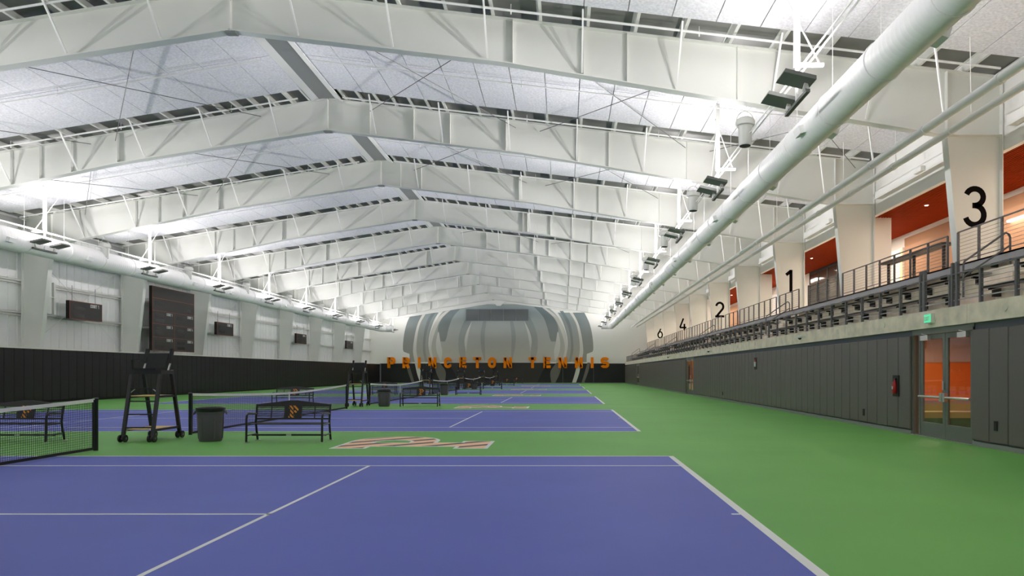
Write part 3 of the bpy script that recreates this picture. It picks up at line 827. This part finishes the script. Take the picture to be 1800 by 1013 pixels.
# ================================================================== BINS
def bin_proto():
    t = thing('trash_can', 'x', 'trash can', (0, 0, 0), 'grey trash cans')
    MB().lathe([(0.235,0),(0.25,0.02),(0.262,0.3),(0.288,0.62),(0.29,0.64),(0.3,0.66),(0.3,0.74),(0.305,0.745)], 28).build('bin_body', BIN, t, smooth=True)
    MB().lathe([(0.300,0.70),(0.315,0.715),(0.322,0.77),(0.315,0.80),(0.29,0.80),(0.26,0.70)], 28).build('black_liner', LINER, t, smooth=True)
    for a in (200, 20):
        q = math.radians(a); dx, dy = math.cos(q), math.sin(q)
        c = Vector((dx*0.3, dy*0.3, 0.64)); tg = Vector((-dy, dx, 0)); n_ = Vector((dx, dy, 0))
        MB().tube([c+tg*0.08+Vector((0,0,0.08)), c+tg*0.08+n_*0.06, c-tg*0.08+n_*0.06, c-tg*0.08+Vector((0,0,0.08))], 0.018, 8).build('handle', BIN, t, smooth=True)
    for a in range(0, 360, 60):
        q = math.radians(a+15)
        MB().beam((0.256*math.cos(q), 0.256*math.sin(q), 0.06), (0.286*math.cos(q), 0.286*math.sin(q), 0.58), 0.02, 0.02).build('moulded_rib', BIN, t)
    return t
bn = bin_proto()
for k in range(5):
    o = bn if k == 0 else copy_tree(bn)
    o.location = (-8.4-0.2*min(k, 1), 16.35+k*PITCH, 0)
    o['label'] = 'slate grey trash can with black liner, %s to the viewer' % ORD[k]
# ================================================================== SCOREBOARDS ON LEFT WALL
def YZ(x):
    return lambda a, b, s: (x+s, -a, b)
def board(name, label, cat, y0, y1, z0, z1, x, cells):
    # face looks toward +X ; local a runs along +Y for a viewer standing in the hall looking at -X: left = +Y? handled by caller
    t = thing(name, label, cat, (x, 0, 0), 'court scoreboards')
    MB().box(-0.2, 0, y0, y1, z0, z1).build('case', BOARDE, t)
    MB().box(0, 0.01, y0, y1, z0, z1).build('face', BOARD, t)
    e = 0.025
    for (a, b, c_, d_) in ((y0, y1, z0, z0+e), (y0, y1, z1-e, z1), (y0, y0+e, z0, z1), (y1-e, y1, z0, z1)):
        MB().box(0.01, 0.018, a, b, c_, d_).build('trim_line', BOARDO, t)
    for (txt, ty, tz, th, lines, slots) in cells:
        if txt:
            m = MB()
            # viewer faces -X : text runs in +Y direction mirrored => screen right is +Y
            text_into(m, txt, th, 0.5, 0.15, 0.1, lambda a, b, s: (s, ty+a, tz+b), 0.011, 0.016)
            m.build('court_lettering', LETW, t, label='white lettering ' + txt)
        for (a, b, c_, d_) in lines: MB().box(0.01, 0.017, a, b, c_, d_).build('trim_line', BOARDO, t)
        for (a, b, c_, d_) in slots: MB().box(0.01, 0.015, a, b, c_, d_).build('digit_window', BOARDS, t)
    return t
for k, num in enumerate('1246'):
    y = 38.95+k*PITCH
    lab = 'small black scoreboard lettered COURT %s on left wall, %s to the viewer' % (num, ORD[k])
    t = board('scoreboard', lab, 'scoreboard', y, y+2.75, 4.68, 5.72, -28.0,
          [('COURT '+num, y+1.72, 5.44, 0.2, [], [(y+0.35, y+1.3, 5.25, 5.42), (y+0.35, y+1.3, 4.83, 5.0)])])
    for q in (0.35, 2.3):
        MB().tube([(-0.1, y+q, 5.72), (-0.1, y+q, 6.6)], 0.02, 6).build('hanger', GREYM, t)
y0, y1, z0, z1 = 45.8, 51.0, 3.1, 7.42
ym = (y0+y1)/2+0.02
cells = [('', 0, 0, 0.2, [(y0, y1, 6.62, 6.64), (y0, y1, 5.78, 5.8), (y0, y1, 4.9, 4.92), (y0, y1, 4.0, 4.02), (ym-0.012, ym+0.012, z0, 5.79)],
          [(y0+0.3, y0+1.2, 6.18, 6.4), (y1-1.3, y1-0.4, 6.0, 6.22)])]
for r in range(3):
    for c in range(2):
        ys_ = y0 if c == 0 else ym; zt_ = (5.78, 4.9, 4.0)[r]
        cells.append(('COURT %d' % (r*2+c+1), ys_+1.66, zt_-0.26, 0.19, [], [(ys_+0.35, ys_+1.3, zt_-0.42, zt_-0.2), (ys_+0.35, ys_+1.3, zt_-0.76, zt_-0.56)]))
t = board('main_scoreboard', 'large black scoreboard listing courts one to six on left wall', 'scoreboard', y0, y1, z0, z1, -27.42, cells)
for q in (y0+0.5, y1-0.5):
    MB().box(-1.4, -0.2, q-0.04, q+0.04, 4.6, 4.7).box(-1.4, -0.2, q-0.04, q+0.04, 6.5, 6.6).build('wall_bracket', STEEL, t)
# downspout boxes on the left wall
for k, yy in enumerate((38.0, 54.5)):
    t = thing('vertical_duct', 'short white vertical duct beside the left wall column, %s' % ORD[k], 'duct', (-28.5, yy, 4.87), 'wall ducts')
    MB().box(-0.2, 0.1, -0.15, 0.15, 0, 1.75).build('duct_casing', STEEL, t)
    MB().box(-0.2, 0.12, 0.3, 0.42, 0, 1.75).build('duct_riser', STEEL, t)
    MB().box(-0.2, 0.14, -0.2, 0.5, 0.9, 0.94).build('strap', STEEL, t)
# ================================================================== FAR WALL SIGN AND MURAL
sg = thing('wall_sign', 'large orange capital letters PRINCETON TENNIS across the far wall', 'sign', (0, FARY-0.09, 0))
LP = [('P',88,147),('R',197,250),('I',307,325),('N',382,440),('C',495,550),('E',605,655),('T',705,762),('O',810,868),('N',922,983),
      ('T',1102,1157),('E',1208,1260),('N',1315,1377),('N',1435,1490),('I',1548,1567),('S',1618,1680)]
SC = FARY/F
for ch, a, b in LP:
    xa = (660+a/4.0909-CX)*SC; xb = (660+b/4.0909-CX)*SC
    hh = 1.62; w = (xb-xa)/hh
    me = letter_mesh('letter', ch, hh, w, 0.255, lambda p, q, s: (xa+p, s, 2.26+q), -0.16, -0.02)
    put('letter', me, ORANGE, sg)
mu = thing('wall_mural', 'round grey striped mural painted on the far gable wall', 'mural', (0, FARY, 0))
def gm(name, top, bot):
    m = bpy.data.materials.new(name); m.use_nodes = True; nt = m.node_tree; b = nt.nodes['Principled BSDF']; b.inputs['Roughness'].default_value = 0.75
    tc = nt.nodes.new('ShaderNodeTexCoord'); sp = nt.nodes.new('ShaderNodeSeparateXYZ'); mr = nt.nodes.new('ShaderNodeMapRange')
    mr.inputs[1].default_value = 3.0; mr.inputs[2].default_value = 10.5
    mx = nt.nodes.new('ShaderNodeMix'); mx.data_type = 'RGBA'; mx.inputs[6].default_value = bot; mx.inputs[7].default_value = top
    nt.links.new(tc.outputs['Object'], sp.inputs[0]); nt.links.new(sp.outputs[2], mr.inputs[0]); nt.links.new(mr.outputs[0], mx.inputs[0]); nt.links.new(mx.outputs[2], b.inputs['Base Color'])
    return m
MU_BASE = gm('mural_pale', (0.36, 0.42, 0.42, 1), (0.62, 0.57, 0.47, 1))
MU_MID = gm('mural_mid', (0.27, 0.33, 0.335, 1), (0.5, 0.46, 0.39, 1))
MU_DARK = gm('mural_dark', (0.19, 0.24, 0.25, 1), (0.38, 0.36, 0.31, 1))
MU_WHITE = mat('mural_white', (0.7, 0.68, 0.62, 1), 0.75)
MU_B1 = mat('mural_brown_black', (0.035, 0.029, 0.024, 1), 0.6)
MU_B2 = mat('mural_taupe', (0.16, 0.145, 0.125, 1), 0.6)
def mp(px_, py_):
    return ((660+px_/4.0909-CX)*SC, EYE+(CY-(520+py_/4.0909))*SC)
def strip(name, m, left, right, t0, mirror=True, zmin=2.96, zmax=None):
    for s in ((1, -1) if mirror else (1,)):
        n = 24; L = []; R = []
        def ev(pts, yv):
            for (x0_, y0_), (x1_, y1_) in zip(pts[:-1], pts[1:]):
                if y0_ <= yv <= y1_:
                    f = (yv-y0_)/(y1_-y0_); f2 = f
                    return x0_+(x1_-x0_)*f2
            return pts[0][0] if yv < pts[0][1] else pts[-1][0]
        ya = max(left[0][1], right[0][1]); yb = min(left[-1][1], right[-1][1])
        mb = MB()
        for i in range(n):
            q0 = ya+(yb-ya)*i/n; q1 = ya+(yb-ya)*(i+1)/n
            quad = []
            for (pts, q) in ((left, q0), (right, q0), (right, q1), (left, q1)):
                xx = ev(pts, q)
                if s < 0: xx = 2*882-xx
                quad.append(mp(xx, q))
            mb.prism(quad, XZ, -t0, -t0+0.004)
        mb.build(name, m, mu)
def smooth_pts(pts, k=5):
    out = []
    for i in range(len(pts)-1):
        p0 = pts[max(i-1, 0)]; p1 = pts[i]; p2 = pts[i+1]; p3 = pts[min(i+2, len(pts)-1)]
        for j in range(k):
            t = j/k
            out.append(tuple(0.5*((2*p1[c])+(-p0[c]+p2[c])*t+(2*p0[c]-5*p1[c]+4*p2[c]-p3[c])*t*t+(-p0[c]+3*p1[c]-3*p2[c]+p3[c])*t**3) for c in (0, 1)))
    out.append(pts[-1]); return out
TOPC = 80
S = smooth_pts
# upper half (pale wall)
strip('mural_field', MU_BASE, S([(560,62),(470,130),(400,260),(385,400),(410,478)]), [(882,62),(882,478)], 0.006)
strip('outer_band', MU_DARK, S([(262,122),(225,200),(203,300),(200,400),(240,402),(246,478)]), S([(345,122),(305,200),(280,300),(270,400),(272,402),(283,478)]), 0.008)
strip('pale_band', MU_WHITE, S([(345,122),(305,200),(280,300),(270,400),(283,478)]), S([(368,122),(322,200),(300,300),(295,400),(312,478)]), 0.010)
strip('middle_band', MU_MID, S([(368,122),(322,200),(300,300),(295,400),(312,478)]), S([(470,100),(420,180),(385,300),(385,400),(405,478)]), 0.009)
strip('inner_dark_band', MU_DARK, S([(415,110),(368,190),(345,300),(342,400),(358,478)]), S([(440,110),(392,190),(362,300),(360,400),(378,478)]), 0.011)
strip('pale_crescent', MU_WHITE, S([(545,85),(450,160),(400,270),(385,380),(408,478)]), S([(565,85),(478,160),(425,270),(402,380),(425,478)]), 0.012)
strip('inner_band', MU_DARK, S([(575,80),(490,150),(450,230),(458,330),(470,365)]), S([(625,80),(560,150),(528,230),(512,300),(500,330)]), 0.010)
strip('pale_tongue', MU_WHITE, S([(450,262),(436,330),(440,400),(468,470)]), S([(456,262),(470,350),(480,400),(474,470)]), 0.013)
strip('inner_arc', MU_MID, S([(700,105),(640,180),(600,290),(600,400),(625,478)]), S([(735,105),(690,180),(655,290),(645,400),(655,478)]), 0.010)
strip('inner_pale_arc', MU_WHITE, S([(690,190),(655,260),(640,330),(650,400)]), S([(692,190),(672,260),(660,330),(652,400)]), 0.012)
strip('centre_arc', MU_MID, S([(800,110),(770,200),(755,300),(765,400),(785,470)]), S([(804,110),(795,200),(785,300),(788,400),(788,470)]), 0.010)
# lower half (over the black panels)
strip('lower_field', MU_B1, S([(520,482),(560,540),(600,625)]), [(882,482),(882,625)], 0.095)
strip('lower_outer_stripe', MU_B2, S([(220,482),(232,540),(262,625)]), S([(240,482),(262,560),(282,625)]), 0.097)
strip('lower_pale_stripe', MU_WHITE, S([(283,482),(300,560),(322,625)]), S([(312,482),(330,560),(350,625)]), 0.098)
strip('lower_inner_stripe', MU_B2, S([(420,482),(440,560),(470,625)]), S([(462,482),(505,545),(500,625)]), 0.097)
# ================================================================== RIGHT SIDE : DOORS
def double_door(idx, ya, yb, detailed):
    t = struct(bpy.data.objects.new('door_%d' % idx, None), 'double glass door in grey frame with push bars, %s to the viewer' % ORD[idx-1]); C.objects.link(t)
    x = XR+0.06; H = 2.66
    MB().box(x, x+0.14, ya, ya+0.06, 0, H).box(x, x+0.14, yb-0.06, yb, 0, H).box(x, x+0.14, ya, yb, H-0.07, 2.745).build('door_frame', DOORF, t)
    MB().box(x+0.02, x+0.12, yb-0.36, yb-0.3, 0, H-0.07).build('side_mullion', DOORF, t)
    MB().box(x+0.06, x+0.07, yb-0.3, yb-0.06, 0.05, H-0.07).build('side_glass', GLASS, t)
    a0 = ya+0.07; b0 = yb-0.37; md = (a0+b0)/2
    MB().box(x-0.04, x+0.1, ya, yb, 0.0, 0.015).build('threshold', CHROME, t)
    for (p, q, s) in ((a0, md-0.004, 1), (md+0.004, b0, -1)):
        st = 0.115
        m = MB().box(x+0.03, x+0.075, p, p+st, 0.02, H-0.08).box(x+0.03, x+0.075, q-st, q, 0.02, H-0.08)
        m.box(x+0.03, x+0.075, p+st, q-st, 0.02, 0.37).box(x+0.03, x+0.075, p+st, q-st, H-0.2, H-0.08)
        lf = m.build('door_leaf', DOORF, t)
        MB().box(x+0.05, x+0.056, p+st, q-st, 0.37, H-0.2).build('door_glass', GLASS, lf)
        MB().tube([(x-0.03, p+0.05, 1.02), (x-0.03, q-0.02, 1.02)], 0.03, 8).build('push_bar', CHROME, lf)
        yy = q-0.06 if s > 0 else p+0.06
        MB().box(x-0.06, x+0.03, yy-0.05, yy+0.05, 0.92, 1.13).build('latch_case', CHROME, lf)
        if s < 0: MB().box(x+0.0, x+0.03, p+0.02, p+0.08, 1.2, 1.42).build('lock_plate', CHROME, lf)
        ca = (p+0.15, p+0.5) if s > 0 else (q-0.5, q-0.15)
        MB().box(x-0.06, x+0.03, ca[0], ca[1], H-0.22, H-0.1).build('door_closer', CHROME, lf)
        MB().tube([(x-0.03, ca[0]+0.05, H-0.1), (x-0.12, (ca[0]+ca[1])/2, H-0.06)], 0.012, 5).build('closer_arm', CHROME, lf)
    return t
for k, (a, b) in enumerate(DOORS): double_door(k+1, a, b, k == 0)
# lobbies behind the doors
for k, (a, b) in enumerate(DOORS):
    t = MB().box(13.4, 13.5, a-1.5, b+4.5, 0, 2.9).build('wall_lobby', OWALL); struct(t, 'orange lobby wall seen through the %s side door' % ORD[k])
    MB().box(XR+0.3, 13.5, b+4.4, b+4.5, 0, 2.9).build('end_wall', OWALL, t)
    MB().box(XR+0.3, 13.5, a-1.5, a-1.4, 0, 2.9).build('end_wall', OWALL, t)
    MB().box(13.36, 13.4, a-1.4, b+4.4, 1.95, 2.75).build('pale_band', PEACH, t)
    MB().box(XR+0.3, 13.4, b+4.37, b+4.4, 1.95, 2.75).build('pale_band', PEACH, t)
    MB().box(XR+0.31, 13.4, a-1.4, b+4.4, -0.05, 0.0).build('lobby_floor', TAN, t)
    MB().box(XR+0.31, 13.4, a-1.4, b+4.4, 2.78, 2.82).build('lobby_ceiling', WHITE, t)
    for (lx, ly) in ((12.2, a+0.8), (11.4, b+2.6)):
        lm = MB().lathe([(0.13,-0.01),(0.14,0.0)], 16, (lx, ly, 2.77)).build('downlight', LAMP, t)
        ld = bpy.data.lights.new('lobby_lamp', 'AREA'); ld.shape = 'DISK'; ld.size = 0.5; ld.energy = 48; ld.color = (1, 0.86, 0.7)
        lo = bpy.data.objects.new('lobby_lamp', ld); C.objects.link(lo); lo.location = (lx, ly, 2.74); lo.parent = t
t = thing('lobby_bench', 'low tan upholstered bench seen through the glass door', 'bench', (11.3, 20.6, 0))
MB().box(-1.6, 1.9, -0.3, 0.35, 0.28, 0.46).build('seat', TAN, t); MB().box(-1.6, 1.9, 0.35, 0.5, 0.3, 0.78).build('back', TAN, t); MB().box(-1.5, 1.8, -0.25, 0.4, 0, 0.28).build('plinth', BLACKM, t)
# exit sign, extinguisher niche, cameras, outlets
t = thing('exit_sign', 'small green lit EXIT sign above the nearest glass door', 'exit sign', (XR-0.04, 17.05, 2.95))
MB().box(-0.06, 0.04, -0.17, 0.17, -0.1, 0.13).build('sign_case', WHITE, t)
MB().box(-0.165, 0.165, -0.066, -0.06, -0.09, 0.12).mesh  # noqa
MB().box(-0.066, -0.06, -0.155, 0.155, -0.085, 0.115).build('lit_face', EXITG, t)
m = MB(); text_into(m, 'EXIT', 0.1, 0.55, 0.17, 0.14, lambda a, b, s: (s, 0.12-a, -0.035+b), -0.07, -0.067); m.build('lettering', LETW, t)
MB().box(-0.02, 0.02, -0.05, 0.05, -0.14, -0.1).build('bracket', WHITE, t)
t = thing('fire_extinguisher', 'red fire extinguisher in a dark recess beside the glass door', 'extinguisher', (XR-0.02, 18.85, 1.05))
MB().box(-0.004, 0.02, -0.17, 0.17, -0.08, 0.5).build('recess_frame', BLACKM, t)
MB().lathe([(0.05,0),(0.065,0.02),(0.065,0.28),(0.03,0.34),(0.02,0.38)], 14, (-0.03, 0, 0)).build('cylinder_body', RED, t, smooth=True)
MB().box(-0.05, 0.0, -0.06, 0.04, 0.38, 0.42).build('handle', BLACK, t)
MB().box(-0.097, -0.094, -0.03, 0.03, 0.12, 0.2).build('label_patch', LETW, t)
t = thing('alarm_unit', 'small red and white alarm box set in the right wall pads', 'alarm', (XR-0.01, 32.7, 2.05))
MB().box(-0.008, 0.02, -0.2, 0.2, -0.28, 0.28).build('recess_frame', BLACKM, t); MB().box(-0.05, -0.008, -0.08, 0.1, -0.15, 0.08).build('strobe', WHITE, t); MB().box(-0.04, -0.008, -0.08, 0.1, 0.08, 0.18).build('cap', RED, t)
for k, (yy, zz) in enumerate(((14.5, 0.5), (20.9, 0.42), (39.5, 0.42))):
    t = thing('wall_outlet', 'small dark outlet box low in the right wall pads, %s' % ORD[k], 'outlet', (XR-0.005, yy, zz))
    MB().box(-0.012, 0.01, -0.055, 0.055, -0.1, 0.1).build('cover', BLACKM, t); MB().box(-0.016, -0.012, -0.02, 0.02, -0.06, 0.06).build('sockets', BOARDE, t)
for k, yy in enumerate((26.0, 42.5, 59.0)):
    t = thing('dome_camera', 'white dome camera on the concrete beam, %s to the viewer' % ORD[k], 'camera', (XR, yy, 2.93))
    MB().box(-0.2, 0.0, -0.05, 0.05, 0.0, 0.08).build('mount', WHITE, t)
    MB().lathe([(0.09,0),(0.1,0.02),(0.1,0.06),(0.06,0.1)], 16, (-0.2, 0, 0)).build('housing', WHITE, t, smooth=True)
    MB().lathe([(0.01,-0.07),(0.05,-0.05),(0.075,0.0),(0.075,0.01)], 16, (-0.2, 0, 0)).build('lens_dome', BLACK, t, smooth=True)
# ================================================================== BLEACHER SEATS AND RAILS
AISLES = [16.3+k*PITCH for k in range(-1, 6)]
ROWS = [(9.48, 9.78, 3.58), (10.22, 10.54, 4.1), (10.92, 11.3, 4.62)]
RN = ['front', 'middle', 'top']
sec = 0
for k in range(len(AISLES)-1):
    for r, (xa, xb, z) in enumerate(ROWS):
        a = AISLES[k]+0.65; b = AISLES[k+1]-0.65
        if r == 2: a, b = a-0.62, b+0.62
        b = min(b, 101.5); a = max(a, 9.0)
        t = thing('bleacher_seat', 'long grey bleacher plank, %s row, section %s to the viewer' % (RN[r], ORD[k]), 'bleacher', (0, 0, 0), 'grey bleacher seat planks')
        fh = 0.2 if r == 2 else 0.05
        MB().box(xa, xa+0.03, a, b, z-fh, z).box(xa, xb, a, b, z-0.045, z).build('plank', SEATG, t)
        y = a+0.5
        while y < b:
            MB().box(xb-0.1, xb+0.07, y-0.035, y+0.035, z-0.24, z-0.045).box(xa+0.12, xb+0.02, y-0.035, y+0.035, z-0.09, z-0.045).build('bracket', BRACK, t)
            y += 1.21
    # aisle step blocks
for k, ya in enumerate(AISLES[1:]):
    t = thing('aisle_steps', 'pale concrete aisle step blocks between bleacher sections, %s' % ORD[k], 'steps', (0, ya, 0), 'bleacher aisle steps')
    MB().box(9.5, 9.86, -0.55, 0.55, 3.17, 3.42).build('step', CONCL, t); MB().box(10.26, 10.62, -0.55, 0.55, 3.68, 3.94).build('step', CONCL, t); MB().box(11.0, 11.36, -0.55, 0.55, 4.2, 4.47).build('step', CONCL, t)
    t = thing('aisle_handrail', 'grey looped tube handrail at the bleacher aisle, %s' % ORD[k], 'handrail', (0, ya+0.6, 0), 'aisle handrails')
    MB().tube([(9.8,0,3.17),(9.8,0,4.28),(9.83,0,4.36),(10.78,0,5.02),(10.85,0,5.06),(10.92,0,5.02),(10.95,0,4.94),(10.95,0,4.2)], 0.026, 8).build('loop_rail', RAILM, t, smooth=True)
    MB().tube([(9.8,0,3.98),(10.95,0,4.75)], 0.022, 8).build('mid_rail', RAILM, t)
# front guard
t = thing('guard_rail', 'long grey post and cable guard rail along the bleacher front edge', 'railing', (9.2, 0, 3.17))
MB().box(-0.03, 0.03, 9, 101.6, 0.76, 0.79).build('top_rail', RAILM, t)
MB().box(-0.012, 0.012, 9, 101.6, 0.14, 0.165).build('bottom_rail', CABLE, t)
post = MB().box(-0.035, 0.035, -0.03, 0.03, -0.02, 0.77).mesh('post')
y = 18.82-8*1.21
while y < 101.6:
    put('post', post, RAILM, t, (0, y, 0)); y += 1.21
for yy in (16.1, 16.3, 17.55, 17.75):
    MB().box(-0.035, 0.035, yy-0.035, yy+0.035, -0.1, 1.05).build('gate_post', RAILM, t)
for q in range(5):
    MB().tube([(0, 9, 0.24+q*0.1), (0, 101.6, 0.24+q*0.1)], 0.005, 4).build('cable', CABLE, t)
# rear guard in segments between columns
seg = []
brk = [9.0]
for k in range(-1, 10): brk.append(FR0+k*BAY)
for i in range(10):
    a = FR0+(i-1)*BAY+0.3; b = FR0+i*BAY-0.25
    cuts = [q for q in AISLES if a < q < b]
    parts = [(a, b)] if not cuts else [(a, cuts[0]-0.65), (cuts[0]+0.65, b)]
    for j, (p, q) in enumerate(parts):
        if q-p < 0.6: continue
        p = max(p, 10.0)
        t = thing('gallery_rail', 'grey cable railing at the gallery edge, bay %s%s' % (ORD[i], '' if len(parts) == 1 else (', before the aisle', ', past the aisle')[j]), 'railing', (11.42, 0, 4.74), 'gallery edge railings')
        MB().box(-0.025, 0.025, p, q, 0.93, 0.96).build('top_rail', RAILM, t)
        MB().box(-0.015, 0.015, p, q, 0.1, 0.12).build('bottom_rail', RAILM, t)
        n = max(1, round((q-p)/1.1))
        for s in range(n+1):
            yy = p+(q-p)*s/n
            MB().box(-0.03, 0.03, yy-0.025, yy+0.025, 0, 0.94).build('post', RAILM, t)
        for c in range(7):
            MB().tube([(0, p, 0.22+c*0.1), (0, q, 0.22+c*0.1)], 0.005, 4).build('cable', CABLE, t)
# ================================================================== GALLERY CONTENTS
for i in range(-1, 9):
    y = FR0+i*BAY
    t = thing('shade_housing', 'white roller shade housing above the gallery opening, bay %s' % ORD[i+1], 'shade box', (12.68, y+0.5, 8.62), 'roller shade housings')
    MB().box(-0.14, 0.14, 0, BAY-1.2, 0, 0.32).build('casing', WHITE, t)
    MB().box(-0.16, -0.14, 0, BAY-1.2, -0.02, 0.05).build('fascia_lip', STEEL, t)
    MB().box(-0.3, -0.16, 3.2, 3.7, 0.02, 0.2).build('motor_box', WHITE, t)
    for j, yy in enumerate((y+2.2, y+4.3, y+6.4)):
        for xx in (14.0,):
            lt = thing('gallery_downlight', 'small round downlight in the orange gallery ceiling, bay %s, %s of three' % (ORD[i+1], ('first', 'second', 'third')[j]), 'downlight', (xx, yy, 8.09), 'gallery downlights')
            MB().lathe([(0.07,-0.012),(0.09,-0.005),(0.09,0.01)], 14).build('trim_ring', WHITE, lt)
            MB().lathe([(0.06,-0.016),(0.065,-0.012)], 14).build('lens', LAMP, lt)
    ld = bpy.data.lights.new('gallery_lamp', 'AREA'); ld.shape = 'RECTANGLE'; ld.size = 0.5; ld.size_y = 5; ld.energy = GALLERY_W; ld.color = (1, 0.86, 0.7)
    lo = bpy.data.objects.new('gallery_lamp', ld); C.objects.link(lo); lo.location = (14.4, y+4.2, 8.05)
    lo.parent = gc
t = thing('glazed_partition', 'dark framed glass partition inside the gallery', 'partition', (15.9, 37.0, 4.74))
MB().box(-0.03, 0.03, 0, 7.5, 0, 0.12).box(-0.03, 0.03, 0, 7.5, 2.2, 2.26).box(-0.03, 0.03, 0, 7.5, 3.2, 3.36).build('rails', BRACK, t)
for q in range(6):
    MB().box(-0.04, 0.04, q*1.5-0.04, q*1.5+0.04, 0, 3.36).build('mullion', BRACK, t)
for q in range(5):
    MB().box(-0.01, 0.01, q*1.5+0.04, q*1.5+1.46, 0.12, 3.2).build('pane', GLASSD, t)
t = thing('gallery_bar', 'dark standing counter along the gallery railing', 'counter', (12.3, 22.0, 4.74))
MB().box(-0.25, 0.25, 0, 4.4, 1.0, 1.06).build('top', BRACK, t)
for q in (0.3, 2.2, 4.1): MB().box(-0.04, 0.04, q-0.04, q+0.04, 0, 1.0).build('leg', BRACK, t)
t = thing('glow_strip', 'narrow glowing orange light strip on gallery wall', 'light strip', (15.93, 32.4, 4.74))
MB().box(-0.06, 0.04, -0.1, 0.1, 0, 2.75).build('case', WHITE, t)
MB().box(-0.07, -0.06, -0.08, 0.08, 0.03, 2.72).build('lens', mat('orange_strip_lens', (1, 0.5, 0.2, 1), 0.5, emit=(1, 0.42, 0.15, 1), es=1.6), t)
t = thing('cove_light', 'bright linear cove light on the peach gallery wall', 'light strip', (15.9, 19.0, 7.0))
MB().box(-0.1, 0.06, 0, 5.6, 0, 0.08).build('channel', WHITE, t)
MB().box(-0.08, 0.05, 0.02, 5.58, -0.02, 0.0).build('lens', LAMP, t)
